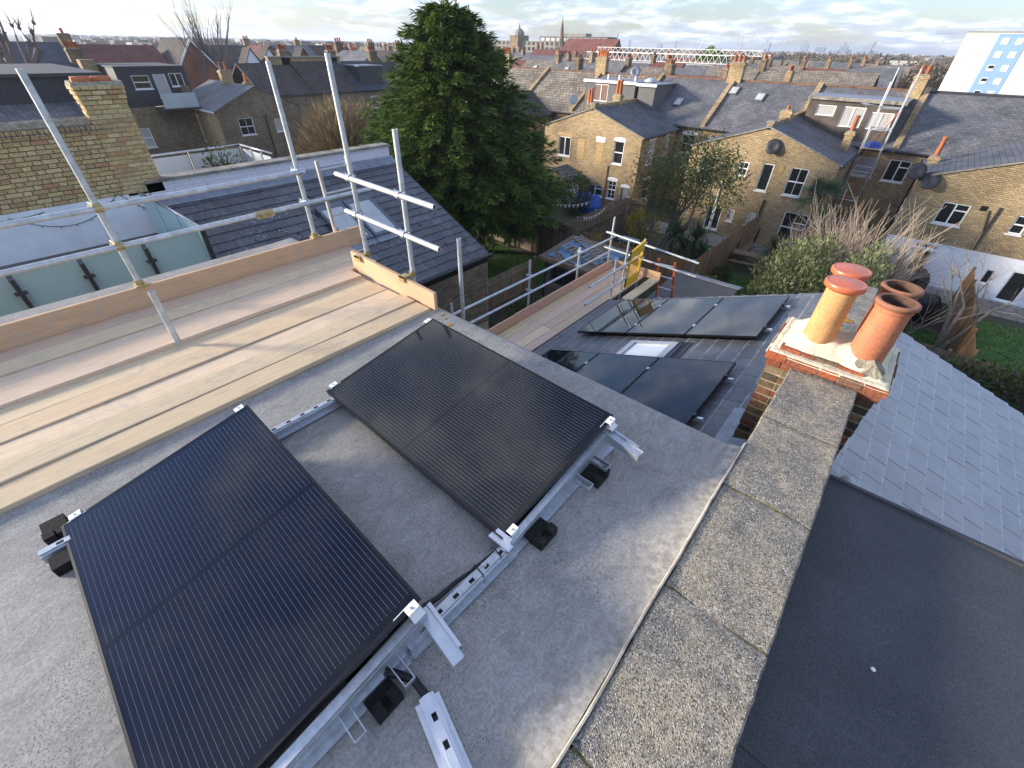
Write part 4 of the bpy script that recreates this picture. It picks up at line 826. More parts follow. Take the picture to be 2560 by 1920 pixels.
def chimney(name, parent, x, y, wx, wy, z0, z1, pots, mat='brick', pc='terracotta', ph=.42, pr_=.11, label=None, along='x'):
    mb = MB(); mb.box(x-wx/2, x+wx/2, y-wy/2, y+wy/2, z0, z1-.16).box(x-wx/2-.05, x+wx/2+.05, y-wy/2-.05, y+wy/2+.05, z1-.16, z1-.06).box(x-wx/2-.02, x+wx/2+.02, y-wy/2-.02, y+wy/2+.02, z1-.06, z1)
    o = mb.build(name, mt[mat], parent)
    MB().prism([(x-wx/2, y-wy/2, z1), (x+wx/2, y-wy/2, z1), (x+wx/2-.06, y-wy/2+.06, z1+.06), (x-wx/2+.06, y-wy/2+.06, z1+.06)], (0, wy-.08, 0)).build('flaunching', mt['stone'], o)
    for i in range(pots):
        t_ = ((i+.5)/pots-.5)*((wx if along == 'x' else wy)-.06); px, py = (x+t_, y) if along == 'x' else (x, y+t_)
        h = ph*random.uniform(.85, 1.1)
        MB().lathe((px, py, z1), [(pr_*1.02, 0), (pr_*.86, h*.9), (pr_*1.02, h*.93), (pr_*1.02, h), (pr_*.7, h), (pr_*.65, h*.6)], 10).build('chimney_pot', mt[pc], o, smooth=True)
    return o
EZ, AZ, GY, MY, RY, RZ, FZ = -4.74, -3.38, 30.5, 36.4, 40.6, -1.8, -4.35
def mainroof(parent, x0, x1, mat, ridge=True, par=None):
    mb = MB(); mb.prism([(x0, MY-.15, FZ-.09), (x0, RY, RZ), (x0, 45, -4.5), (x0, 45, -4.65), (x0, RY, RZ-.15), (x0, MY-.15, FZ-.22)], (x1-x0, 0, 0)); r_ = mb.build('main_roof', mt[mat], parent)
    MB().path([(x0+.02, RY, RZ+.0), (x1-.02, RY, RZ)], .09, 8).build('ridge_tiles', mt['ridge'] if ridge else mt['dark'], r_)
    bx('main_wall', mt['brick'], parent, x0+.01, x1-.01, MY+.14, 44.8, G, -4.62)
    MB().path([(x0+.1, MY-.2, FZ-.2), (x1-.1, MY-.2, FZ-.2)], .06, 8).build('gutter', mt['black'], parent)
    return r_
def parapet(parent, x, mat='brick', h=.22, y1=None):
    mb = MB(); mb.prism([(x-.16, MY-.1, FZ-.1), (x-.16, MY-.1, FZ-.1+h), (x-.16, RY+.05, RZ+h), (x-.16, 45, -4.5+h), (x-.16, 45, -4.7), (x-.16, RY, RZ-.2)], (.32, 0, 0)); return mb.build('parapet', mt[mat], parent)
def half(cx, s, label, wins=(), side=(), rear=(), roof='slate_y', mroof='slate_x', brick='brick', base=None, ridge=True, chim=True):
    xo = cx+s*4.02; xp = cx+s*5.72
    t = thing('house', (cx+s*2.8, 36, G), label, 'house', 'terrace houses facing us across the gardens')
    a, b = min(cx, xo), max(cx, xo); F = Fy(GY)
    mb = MB(); mb.add([F(xo, EZ, 0), F(cx, EZ, 0), F(cx, AZ, 0)], [(0, 1, 2) if s < 0 else (0, 2, 1)])
    zb = base[0] if base else G
    wall(t, F, a, b, zb, EZ, [w_[:4] for w_ in wins if w_[3] > zb], mt[brick], extra=mb, name='gable_wall')
    if base: wall(t, lambda u, z, d: V((u, GY-.03+d, z)), a, b, G, zb, [w_[:4] for w_ in wins if w_[3] <= zb], mt[base[1]], name='ground_floor_wall'); MB().box(a, b, GY-.05, GY-.0, zb, zb+.03).build('render_drip', mt[base[1]], t)
    for w_ in wins: window(t, F if not base or w_[3] > zb else (lambda u, z, d: V((u, GY-.03+d, z))), *w_[:4], *w_[4:])
    S_ = Fxp(xo) if s > 0 else Fxm(xo)
    wall(t, S_, GY, MY+.15, G, EZ+.02, [w_[:4] for w_ in side], mt[brick], name='side_wall')
    for w_ in side: window(t, S_, *w_[:4], *w_[4:])
    R_ = Fy(MY); c, d = min(xo, xp), max(xo, xp)
    wall(t, R_, c, d, G, FZ-.05, [w_[:4] for w_ in rear], mt[brick], name='rear_wall')
    for w_ in rear: window(t, R_, *w_[:4], *w_[4:])
    k = (AZ-EZ)/4.02; e = s*.14
    mb = MB(); mb.prism([(cx, GY-.06, AZ+.02), (xo+e, GY-.06, EZ-.14*k+.02), (xo+e, GY-.06, EZ-.14*k+.1), (cx, GY-.06, AZ+.1)], (0, 8.9, 0)); rf = mb.build('outrigger_roof', mt[roof], t)
    mb = MB(); mb.prism([(cx, GY-.075, AZ+.0), (xo+e, GY-.075, EZ-.14*k-.0), (xo+e, GY-.075, EZ-.14*k+.07), (cx, GY-.075, AZ+.07)], (0, .05, 0)); mb.build('verge', mt['stone'], rf)
    MB().path([(xo+e*1.3, GY-.05, EZ-.05), (xo+e*1.3, MY, EZ-.05)], .055, 8).build('gutter', mt['black'], t)
    MB().path([(xo+s*.06, MY-.25, EZ-.05), (xo+s*.06, MY-.25, G)], .04, 8).build('downpipe', mt['black'], t)
    r_ = mainroof(t, min(cx, xp), max(cx, xp), mroof, ridge)
    return t
def dish(parent, c, r=.36, mat='dark', d=(.1, -1, .35)):
    c = V(c); d = V(d).normalized(); q = d.to_track_quat('Z', 'Y').to_matrix(); mb = MB()
    mb.lathe(c, [(0, 0), (r*.5, r*.07), (r, r*.25), (r, r*.29), (r*.5, r*.11), (0, r*.04)], 20, q)
    o = mb.build('satellite_dish', mt[mat], parent, smooth=True)
    MB().path([c+d*.02-V((0, 0, r*.8)), c+d*(r*1.1)-V((0, 0, r*.25))], .014, 6).path([c, c+V((0, .28, -.05))], .022, 6).build('dish_arm', mt['dark'], o); return o
mt['green'] = mat_plain('green_door_paint', (.03,.16,.09), .5, var=.15, bmp=0)
mt['patch'] = mat_plain('pale_brick_patch', (.42,.29,.13), .9, var=.3, sc=8)
hA1 = half(-18.4, -1, 'stock brick house whose gable has a two-pane white casement and small outhouse below', [(-21.05, -20.0, -6.55, -5.3, 'v')], mroof='tile_x')
hA2 = half(-18.4, 1, 'stock brick house with tall sash window and blue tarpaulin heap behind its fence', [(-16.36, -15.62, -6.5, -5.08, 'h', 'glass', 'white', True, 'white'), (-18.15, -16.82, -8.85, -8.12, 'vt'), (-16.44, -15.76, -8.85, -7.62, 'h24', 'glass', 'white', True, 'white'), (-15.30, -14.72, -9.55, -7.92, '', 'curtain', 'green', False, 'white')],
      [(31.7, 32.7, -6.5, -5.0, 'h2', 'curtain', 'white', True, 'white'), (34.3, 35.0, -6.3, -5.0, 'h', 'curtain', 'white', True, 'white'), (32, 33, -8.9, -7.6, 'h', 'glass', 'white', True, 'white')], [(-14.0, -13.0, -6.2, -5.0, 'h', 'glass', 'white', True, 'white')])
hB1 = half(-6.95, -1, 'stock brick house half hidden by the olive-leaved garden tree', [(-7.92, -7.38, -5.92, -5.2, 'h2'), (-10.2, -9.3, -6.6, -5.2, 'h2'), (-9.0, -8.1, -9.3, -7.9, 'v'), (-7.7, -7.35, -8.6, -7.9, '', 'curtain')], rear=[(-12.3, -11.4, -6.2, -5.0, 'h')], mroof='slate_x')
hB2 = half(-6.95, 1, 'stock brick house with black satellite dish on its gable and brown loft dormer', [(-6.62, -6.02, -6.57, -5.12, '', 'glass'), (-5.12, -4.22, -6.55, -5.12, 'h2'), (-6.52, -6.10, -8.6, -7.85, '', 'curtain'), (-4.6, -3.3, -9.1, -7.4, 'ht')], [], [(-2.75, -1.7, -6.05, -5.0, 'h', 'curtain')])
hC1 = half(4.5, -1, 'stock brick house at right with white painted ground floor and grey rear roof', [(1.88, 2.93, -6.6, -5.62, 'vt'), (1.95, 2.62, -9.1, -7.95, '', 'glass', 'white'), (1.75, 2.7, -7.86, -7.62, '', 'glass'), (.75, 1.3, -9.2, -8.1, 'h', 'curtain')], [(32.2, 33.2, -6.6, -5.2, 'h'), (31.2, 31.9, -6.9, -5.4, 'h')], [(-1.15, -.08, -6.1, -4.95, 'vt')], base=(-7.56, 'render_white'), mroof='slate_x', ridge=False)
hC2 = half(4.5, 1, 'stock brick house cut by the right edge with white painted ground floor', [(4.62, 5.1, -6.5, -5.7, 'h'), (5.75, 6.5, -9.5, -8.05, '', 'glass'), (4.35+.5, 5.2, -8.9, -8.2, '', 'glass')], base=(-7.56, 'render_white'), mroof='slate_x2')
hD2 = half(-29.85, 1, 'house with weathered brown tiled roof just right of the big conifer', [(-27, -26.1, -6.5, -5.2, 'h')], rear=[(-25.3, -24.6, -6.2, -5.0, 'v')], mroof='tile_x', roof='tile_dark_y')
hD1 = half(-29.85, -1, 'house with weathered tiled roof behind the big conifer', mroof='tile_x', roof='tile_dark_y')
for h, x in ((hA1, -24.1), (hA2, -18.42), (hB1, -12.7), (hB2, -6.97), (hC1, -1.2), (hC2, 4.48), (hD2, -29.86)): parapet(h, x)
def oparapet(parent, cx): 
    MB().prism([(cx-.15, GY, AZ-.1), (cx-.15, GY, AZ+.22), (cx-.15, 38.6, AZ+.3), (cx-.15, 38.6, AZ-.1)], (.3, 0, 0)).build('ridge_parapet', mt['brick'], parent); MB().box(cx-.2, cx+.2, GY-.05, GY+.45, AZ+.2, AZ+.34).build('parapet_kneeler', mt['stone'], parent)
oparapet(hA2, -18.45); oparapet(hB2, -6.98); oparapet(hC2, 4.47)
chimney('chimney_stack', hA2, -18.45, 33.9, .55, .5, -3.4, -2.75, 2, ph=.85, pr_=.13); chimney('chimney_stack', hB2, -7.05, 33.9, .6, .5, -3.4, -2.8, 1, ph=.25)
chimney('chimney_stack', hA1, -21.1, 34.4, .5, .45, -4.8, -3.5, 2, 'brick_dark', ph=1.0, pr_=.12)
chimney('chimney_stack', hB2, -3.45, 34.0, .42, .42, -4.8, -3.55, 1, ph=.85, pr_=.12); chimney('chimney_stack', hC1, .72, 34.0, .42, .42, -5.0, -4.25, 1, ph=1.0, pr_=.12)
for h, x, k in ((hA1, -24.1, 5), (hB1, -12.7, 3), (hC1, -1.75, 2), (hD2, -35, 4)): chimney('ridge_chimney', h, x, 40.2 if x > -2 else 40.6, 1.0 if k > 2 else .7, .55, -2.2, -.75 if k > 2 else -1.0, k, ph=.5, pr_=.12)
# loft dormers
def dormer(parent, x0, x1, zt, mat, wins, yb=36.55, top='lead', fascia='white'):
    F = Fy(yb); o = wall(parent, F, x0, x1, FZ-.02, zt, [w_[:4] for w_ in wins], mt[mat], name='dormer'); 
    for x in (x0, x1): MB().prism([(x, yb, FZ-.02), (x, yb, zt), (x, RY-.2, zt)], (.02 if x == x0 else -.02, 0, 0)).build('cheek', mt[mat], o)
    MB().box(x0-.12, x1+.12, yb-.18, RY-.3, zt, zt+.07).build('flat_roof', mt[top], o); MB().box(x0-.13, x1+.13, yb-.2, yb-.16, zt-.10, zt+.08).build('fascia', mt[fascia], o)
    for w_ in wins: 
        q = window(parent, F, *w_[:4], *w_[4:]); q.parent = o; q.matrix_parent_inverse = WM(o).inverted()
    return o
mt['greycladd'] = mat_plain('grey_cladding', (.135,.13,.125), .85, var=.08, sc=3)
mt['curt_br'] = mat_plain('brown_curtained_glass', (.20,.11,.08), .3, var=.4, sc=6, bmp=0, spec=.8, scale=(8, 8, .3))
dA = dormer(hA1, -23.0, -18.55, -2.15, 'greycladd', [(-22.2, -20.9, -3.5, -2.35, 'v', 'curt_br', 'white', False), (-20.2, -19.7, -3.2, -2.35, '', 'glass', 'white', False)])
dA2 = dormer(hA2, -18.3, -16.9, -2.2, 'greycladd', [], top='lead')
MB().lathe((-18.2, 38.2, -2.1), [(.5, 0), (.45, .12), (.2, .25), (0, .28)], 12).build('roof_dome', mt['frost2'], dA2, smooth=True)
for x in (-21.6, -20.6, -19.2): MB().path([(x, 37.6, -2.1), (x, 37.6, -1.75)], .07, 8).build('vent_pipe', mt['white'], dA)
dish(hA1, (-19.8, 38.6, -1.55), .38, 'lead', (.5, -1, .4)); dish(hA1, (-22.9, 34.7, -3.4), .36, 'frost2', (.9, -1, .4))
dB = dormer(hB2, -6.55, -1.75, -2.2, 'render_brown', [(-6.05, -5.0, -3.12, -2.56, '', 'curtain', 'white', False), (-4.62, -3.45, -3.6, -2.55, 'v', 'curtain', 'white', False), (-3.15, -2.0, -3.6, -2.72, 'v', 'curtain', 'white', False)], fascia='stone')
dish(hB2, (-6.4, 30.42, -4.26), .40); dish(hB2, (-3.5, 30.35, -6.08), .36, 'dark', (0, -1, .6)); dish(hC1, (.25, 30.3, -4.5), .38); dish(hC1, (.92, 30.35, -4.86), .40, 'dark', (0, -1, .6))
for x, y in ((-15.6, 38.2), (-10.2, 39.2), (-12.2, 39.6)): 
    f = lambda X, Y, h, : V((X, Y, FZ+(RZ-FZ)*(Y-MY)/(RY-MY)))+V((0, -.5, .85))*h
    o = roofbox(MB(), x-.3, x+.3, y-.35, y+.35, 0, .1, f).build('roof_window', mt['vframe'], hA2 if x < -12.7 else hB1); roofbox(MB(), x-.23, x+.23, y-.27, y+.27, .1, .11, f).build('pane', mt['paleglass'], o)
# bricked-up openings and fittings on the gables
for a, b, c, d in ((-19.35, -18.75, -6.6, -5.3), (-17.75, -17.2, -6.7, -5.3)): bx('bricked_up_opening', mt['patch'], hA1 if b < -18.4 else hA2, a, b, GY-.012, GY+.05, c, d)
bx('arch_head', mt['white'], hA2, -17.85, -17.12, GY-.03, GY+.05, -5.3, -4.98); bx('soldier_course', mt['patch'], hA1, -21.15, -19.9, GY-.012, GY+.04, -5.28, -5.05)
bx('air_brick', mt['patch'], hB2, -5.75, -5.5, GY-.02, GY+.05, -5.45, -5.15)
MB().path([(-16.62, GY-.06, -6.7), (-16.62, GY-.06, -9.5)], .04, 6).build('waste_pipe', mt['brick_red'], hA2)
MB().path([(-8.6, GY-.06, -6.0), (-8.62, GY-.06, -9.5)], .045, 6).build('waste_pipe', mt['white'], hB1); MB().path([(3.9, GY-.06, -5.5), (3.9, GY-.06, -7.5)], .045, 6).path([(3.6, GY-.05, -5.7), (3.85, GY-.06, -6.6)], .03, 6).build('waste_pipe', mt['dark'], hC1)
MB().path([(-5.9, GY-.06, -7.0), (-5.95, GY-.06, -9.5)], .05, 6).path([(-5.6, GY-.06, -8.6), (-5.65, GY-.06, -9.5)], .05, 6).build('soil_pipe', mt['black'], hB2)
bx('vent', mt['black'], hC1, 3.25, 3.5, GY-.02, GY+.03, -5.75, -5.55); bx('vent', mt['terracotta'], hB2, -6.05, -5.9, GY-.02, GY+.03, -7.45, -7.3)
# outhouse in front of the left gable
oh = thing('outhouse', (-20, 29.5, G), 'small brick outhouse with mossy slate roof and white side below the casement gable', 'outhouse')
F = Fy(28.7); mb = MB(); mb.add([F(-21.3, -7.75, 0), F(-18.85, -7.75, 0), F(-20.1, -7.2, 0)], [(0, 1, 2)]); wall(oh, F, -21.3, -18.85, G, -7.75, [(-20.5, -19.4, -8.6, -8.35)], mt['brick'], extra=mb)
window(oh, F, -20.5, -19.4, -8.6, -8.35, '', 'curtain'); bx('side_wall', mt['render_white'], oh, -19.0, -18.85, 28.7, 30.49, G, -7.76)
for xa, za, xb_ in ((-18.7, -7.82, -20.1), (-21.45, -7.82, -20.1)): MB().prism([(xa, 28.55, za), (xb_, 28.55, -7.16), (xb_, 28.55, -7.08), (xa, 28.55, za+.08)], (0, 1.93, 0)).build('slate_roof', mt['slate_y'], oh)
bx('fascia', mt['dark'], oh, -18.72, -18.66, 28.6, 30.45, -7.95, -7.78)
# maintenance tower in the recess of the brown dormer house
tw = thing('access_tower', (-2.2, 35.6, G), 'narrow aluminium access tower in front of the brown loft dormer', 'scaffold tower')
for x in (-2.75, -1.75):
    for y in (35.0, 35.9): MB().path([(x, y, G), (x, y, -1.2 if y < 35.5 else -.6)], .035, 6).build('upright', mt['alu'], tw)
for z in (-8.5, -7.2, -5.6, -4.4, -3.4, -2.4):
    MB().path([(-2.75, 35.0, z), (-1.75, 35.0, z)], .03, 6).path([(-2.75, 35.9, z), (-1.75, 35.9, z)], .03, 6).path([(-2.75, 35.0, z), (-2.75, 35.9, z)], .03, 6).path([(-1.75, 35.0, z), (-1.75, 35.9, z)], .03, 6).build('ledger', mt['alu'], tw)
MB().path([(-2.75, 35.0, -5.6), (-1.75, 35.0, -2.4)], .025, 6).path([(-2.75, 35.9, -8), (-1.75, 35.9, -5.6)], .025, 6).build('brace', mt['orange'], tw)
bx('platform', mt['plank'], tw, -2.8, -1.7, 34.95, 35.95, -4.4, -4.34)
mt['blue'] = mat_plain('blue_tarpaulin', (.015,.09,.42), .45, var=.25, sc=4, bmp=.4); mt['ltblue'] = mat_plain('faded_blue_tarpaulin', (.13,.24,.38), .6, var=.4, sc=3, bmp=.4)
MB().lathe((-2.25, 35.4, -4.33), [(.42, 0), (.36, .16), (.2, .28), (0, .32)], 10).build('tarpaulin_bundle', mt['blue'], label='crumpled blue tarpaulin bundle on the access tower platform', cat='tarpaulin')

def aerial(parent, x, y, z, h=1.6, a=.6):
    mb = MB(); mb.path([(x, y, z), (x, y, z+h)], .016, 5); d = V((cos(a), sin(a), 0)); s_ = V((-d.y, d.x, 0)); c = V((x, y, z+h-.08)); mb.path([c-d*.5, c+d*.6], .012, 4)
    for k in range(8): q = c-d*.45+d*.14*k; mb.path([q-s_*(.3-.02*k), q+s_*(.3-.02*k)], .006, 3)
    mb.build('aerial', mt['alu'], parent)
for h, x, y, z in ((hA1, -24.3, 40.6, -.7), (hB1, -12.9, 40.6, -.7), (hC1, -1.6, 40.2, -.95), (hA2, -18.6, 34, -2.7), (hB2, -3.3, 34, -3.5), (hC2, 6.0, 40.5, -1.8), (hD2, -34.8, 40.6, -.7)): aerial(h, x, y, z, random.uniform(1.2, 2.0), random.uniform(0, 3))
# ================================================================ GROUND AND GARDENS
def groundmat():
    m, t, b = newmat('garden_earth'); p = pos(t); n = noise(t, p, .5, 7, .65); n2 = noise(t, p, 5., 6, .7)
    col = mixc(t, RAMP(t, n, [(.4, 0), (.6, 1)]), (.055,.045,.032), (.05,.065,.025)); col = mixc(t, 1., col, RAMP(t, n2, [(.3, .55), (.7, 1.4)]), 'MULTIPLY')
    LK(t, col, b.inputs['Base Color']); b.inputs['Roughness'].default_value = .95; bump(t, b, n2, .6, .05); return m
mt['earth'] = groundmat()
mt['paving'] = mat_tiles('paving_slabs', 'roofx', (.25,.24,.22), (.20,.19,.175), (.08,.075,.065), .6, .6, .02, .85, (.7, 1.25), .6, .4)
mt['asphalt'] = mat_plain('asphalt', (.05,.05,.052), .9, var=.2, sc=4)
mb = MB(); K = 40; R_ = [60, 120, 250, 500, 1000, 2000, 3500, 6000]; vs = [(0, 20, G)]; fs = []
for i, r in enumerate(R_):
    for k in range(K):
        a = 2*pi*k/K; x, y = r*cos(a), 20+r*sin(a); h = 0
        if r > 300: h = (r-300)*.0021*(.6+.7*mnoise.noise(V((cos(a)*2.1, sin(a)*2.1, r*.0004)))+.25*mnoise.noise(V((cos(a)*9, sin(a)*9, r*.001))))
        vs.append((x, y, G+max(h, 0)))
fs += [(0, 1+k, 1+(k+1) % K) for k in range(K)]
for i in range(len(R_)-1): fs += [(1+i*K+k, 1+(i+1)*K+k, 1+(i+1)*K+(k+1) % K, 1+i*K+(k+1) % K) for k in range(K)]
mb.add(vs, fs).build('ground', mt['earth'], kind='structure')
bx('pavement', mt['paving'], None, -12.3, 1.6, 28.2, 30.45, G-.02, G+.02, kind='structure')
bx('patio', mt['paving'], None, 1.8, 4.0, 19.9, 22.2, G-.02, G+.03, kind='structure'); bx('patio', mt['paving'], None, .8, 9, 28.4, 30.4, G-.02, G+.03, kind='structure')
bx('road', mt['asphalt'], None, -200, 60, 47, 54, G-.02, G+.006, kind='structure')
mt['grass'] = mat_plain('lawn_grass', (.055,.12,.018), .9, var=.4, sc=3, c2=(.03,.075,.012), bmp=0)
def lawn(x0, x1, y0, y1, label, n=5200, hid=None):
    mb = MB(); mb.quad((x0, y0, G+.012), (x1, y0, G+.012), (x1, y1, G+.012), (x0, y1, G+.012))
    for i in range(n):
        x, y = random.uniform(x0, x1), random.uniform(y0, y1); a = random.uniform(0, 6.28); h = random.uniform(.03, .085); w_ = random.uniform(.012, .025)
        dx, dy = cos(a)*w_, sin(a)*w_; lx, ly = random.uniform(-.04, .04), random.uniform(-.04, .04)
        mb.add([(x-dx, y-dy, G+.01), (x+dx, y+dy, G+.01), (x+lx, y+ly, G+h)], [(0, 1, 2)])
    return mb.build('lawn', mt['grass'], kind='stuff', label=label, cat='lawn')
lawn(-17.5, -11.95, 9.5, 19.3, 'green lawn behind the leaning fence beyond the left neighbour roof', 14000)
lawn(-5.2, -1.9, 18.9, 24.6, 'green lawn in front of the picnic table', 9000); lawn(1.9, 4.0, 22.3, 24.6, 'small lawn beside the black covered barbecue', 2500); lawn(4.3, 9, 20, 27.5, 'lawn strip at the right edge behind the orange fence', 6000)
def woodmat(name, c, c2, sx=(22, 22, 1.2)):
    m, t, b = newmat(name); oi = t.nodes.new('ShaderNodeObjectInfo'); p = pos(t, sx); g = noise(t, p, .7, 6, .65, .6); big = noise(t, pos(t, (7, 7, .4)), 1.1, 4)
    col = mixc(t, RAMP(t, big, [(.35, 0), (.65, 1)]), c2, c); col = mixc(t, 1., col, RAMP(t, g, [(.3, .7), (.7, 1.25)]), 'MULTIPLY')
    LK(t, col, b.inputs['Base Color']); b.inputs['Roughness'].default_value = .9; bump(t, b, g, .3, .01); return m
mt['fence_grey'] = woodmat('weathered_fence_wood', (.20,.155,.11), (.12,.095,.07)); mt['fence_new'] = woodmat('orange_brown_fence_wood', (.30,.17,.075), (.22,.115,.05)); mt['fence_mid'] = woodmat('brown_fence_wood', (.24,.165,.10), (.16,.11,.07))
mt['conc'] = mat_plain('concrete_post', (.30,.27,.22), .9, var=.2, sc=5)
def fence(a, b, h, label, mat='fence_mid', post='conc', side=1, rails=2, bw=.115, jag=.02, pstep=1.85, zt=None, slope=0):
    a, b = V((a[0], a[1], G)), V((b[0], b[1], G)); L = (b-a).length; d = (b-a)/L; n_ = V((-d.y, d.x, 0))*side; t = thing('fence', a, label, 'fence', 'garden fences')
    m4 = M(((d.x, n_.x, 0, a.x), (d.y, n_.y, 0, a.y), (0, 0, 1, G), (0, 0, 0, 1))); mb = MB(); u = 0
    while u < L:
        t_ = h+random.uniform(-jag, jag)+slope*u/L; mb.box(u+.003, min(u+bw-.004, L), -.008+random.uniform(-.004, .004), .012, .02, t_, m4); u += bw
    mb.build('boards', mt[mat], t, kind='stuff')
    for i in range(rails):
        z = h*(.22+.62*i/max(1, rails-1)); MB().box(0, L, .012, .06, z-.04, z+.04, m4).build('rail', mt[mat], t)
    k = max(1, round(L/pstep))
    for i in range(k+1): u = L*i/k; MB().box(u-.045, u+.045, -.05, .06, 0, h+.08+slope*i/k, m4).build('post', mt[post], t)
    return t
fence((-11.75, 8.7), (-11.75, 15.8), 1.75, 'brown board fence running back from beside the neighbour brick wall to the shed', side=-1, mat='fence_mid', post='fence_mid', pstep=2.9)
fence((-18.6, 19.9), (-11.6, 19.9), 1.85, 'weathered grey rear fence behind the left lawn below the conifer', mat='fence_grey', post='fence_grey', side=1)
fence((-11.5, 20.15), (-6.0, 20.35), 1.75, 'reddish rear fence behind the shed and yellow gate', mat='fence_new', side=1, post='fence_grey')
fence((-13.5, 20.0), (-13.5, 28.0), 1.8, 'tan panel fence with concrete posts hung with white bunting', mat='fence_mid', side=-1, rails=3)
fence((-13.4, 28.0), (-12.3, 28.3), 1.8, 'short brown gate-like fence panel by the house corner', mat='fence_mid', side=-1, rails=3)
fence((-5.95, 20.4), (-5.85, 29.9), 1.8, 'orange-brown fence between the spiky yuccas and the picnic table lawn', mat='fence_new', side=1, rails=0)
fence((-12.4, 20.4), (-12.2, 28.2), 1.3, 'low dark fence behind the yellow bush', mat='fence_grey', side=1, post='fence_grey')
fence((-1.7, 18.6), (-1.5, 25.0), 1.5, 'old grey fence half swallowed by the olive-green hedge', mat='fence_grey', side=1, post='fence_grey', jag=.1)
fence((-6.0, 19.0), (-1.6, 18.4), 1.6, 'grey rear fence behind the felt-roofed shed', mat='fence_grey', side=1, post='fence_grey')
fence((4.15, 19.3), (4.15, 28.6), 1.8, 'tall orange wood fence with diagonal light at right', mat='fence_new', side=1, rails=0, post='fence_new')
fence((1.5, 18.9), (9.5, 18.7), 1.75, 'dark weathered rear fence below the pale grey slates at right', mat='fence_grey', side=-1, post='fence_grey'); fence((1.55, 19.0), (1.5, 29.8), 1.7, 'grey fence beside the bare shrub and black barbecue cover', mat='fence_grey', side=1, post='fence_grey', jag=.06)
fence((-23.6, 21.0), (-23.4, 29.5), 1.7, 'dark fence beside the conifer in the left garden', mat='fence_grey', side=-1, post='fence_grey')
# shed with tarpaulin and two ladders
sh = thing('shed', (-9.5, 17, G), 'weathered timber shed with torn blue tarpaulin roof and dark window', 'shed')
mt['clad'] = mat_tiles('shiplap_boards', 'wall', (.17,.14,.12), (.14,.115,.10), (.05,.04,.035), 6., .13, .012, .9, (.6, 1.3), 1.5, .8)
F = Fy(15.7); wall(sh, F, -11.1, -7.8, G, -7.62, [(-10.75, -9.3, -8.75, -7.95), (-9.0, -8.3, -8.75, -7.95)], mt['clad'])
for a, b in ((-10.75, -9.3), (-9.0, -8.3)): window(sh, F, a, b, -8.75, -7.95, 'v', 'glass', 'dark', False)
bx('side_wall', mt['clad'], sh, -7.86, -7.80, 15.7, 18.1, G, -7.5); bx('side_wall', mt['clad'], sh, -11.1, -11.04, 15.7, 18.1, G, -7.5)
MB().prism([(-11.3, 15.5, -7.62), (-11.3, 18.2, -7.36), (-11.3, 18.2, -7.28), (-11.3, 15.5, -7.54)], (3.65, 0, 0)).build('roof', mt['fence_grey'], sh); bx('fascia', mt['fence_mid'], sh, -11.32, -7.63, 15.45, 15.5, -7.7, -7.52)
random.seed(11)
def tarp(name, pts, mat, label):
    mb = MB(); n = 14; (x0, x1, y0, y1) = pts
    vs = []
    for j in range(n+1):
        for i in range(n+1):
            x, y = x0+(x1-x0)*i/n, y0+(y1-y0)*j/n
            vs.append((x+.12*mnoise.noise(V((x*3, y*3, 1))), y+.12*mnoise.noise(V((x*3, y*3, 5))), -7.54+.0963*(y-15.5)+.03+.045*abs(mnoise.noise(V((x*4, y*4, 2))))))
    fs = [(j*(n+1)+i, j*(n+1)+i+1, (j+1)*(n+1)+i+1, (j+1)*(n+1)+i) for j in range(n) for i in range(n) if mnoise.noise(V(((i)*.31, j*.31, x0)))+.12-.3*((abs(i-n/2)/(n/2))**3) > 0]
    return mb.add(vs, fs).build(name, mt[mat], label=label, cat='tarpaulin')
tarp('tarpaulin', (-11.1, -9.2, 15.7, 17.6), 'ltblue', 'torn faded blue tarpaulin on the left half of the shed roof'); tarp('tarpaulin', (-9.1, -7.8, 16.2, 17.9), 'ltblue', 'torn pale blue tarpaulin on the right half of the shed roof')
mt['oldwood'] = mat_plain('old_ladder_wood', (.36,.29,.18), .85, var=.2, sc=8, bmp=0)
l1 = thing('ladder', (-9.5, 17, -7.4), 'wooden ladder lying across the shed roof, the one nearer us', 'ladder'); ladder(l1, (-11.0, 16.6, -7.28), (-8.0, 15.75, -7.36), (.28, .96, .09), .42, 11, mt['oldwood'], mt['alu'], .02)
l2 = thing('ladder', (-9.8, 17.4, -7.3), 'wooden ladder lying crosswise over the other at the back of the shed roof', 'ladder'); ladder(l2, (-11.0, 17.7, -7.16), (-8.6, 16.2, -7.2), (.5, .85, .08), .42, 10, mt['oldwood'], mt['alu'], .02)
# felt-roofed shed in our garden
fs_ = thing('shed', (-4.4, 16, G), 'low shed with dark felt roof just beyond our solar panels', 'shed')
MB().prism([(-5.8, 15.0, -7.75), (-3.0, 14.8, -7.6), (-3.1, 16.9, -7.1), (-5.6, 17.2, -7.25)], (0, 0, .06)).build('roof', mt['felt'], fs_); MB().prism([(-5.65, 17.15, -7.18), (-3.05, 16.85, -7.03), (-3.0, 17.3, -7.12), (-5.6, 17.6, -7.27)], (0, 0, .05)).build('roof_cap', mt['lead'], fs_); bx('wall', mt['clad'], fs_, -5.5, -3.2, 15.2, 17.1, G, -7.75)
MB().prism([(-3.1, 17.7, G), (-1.9, 17.4, G), (-1.9, 17.55, -7.6), (-3.1, 17.85, -7.6)], (.02, .08, 0)).build('timber_panel', mt['oldwood'], label='loose pale timber panel propped by the rear fence', cat='panel board')
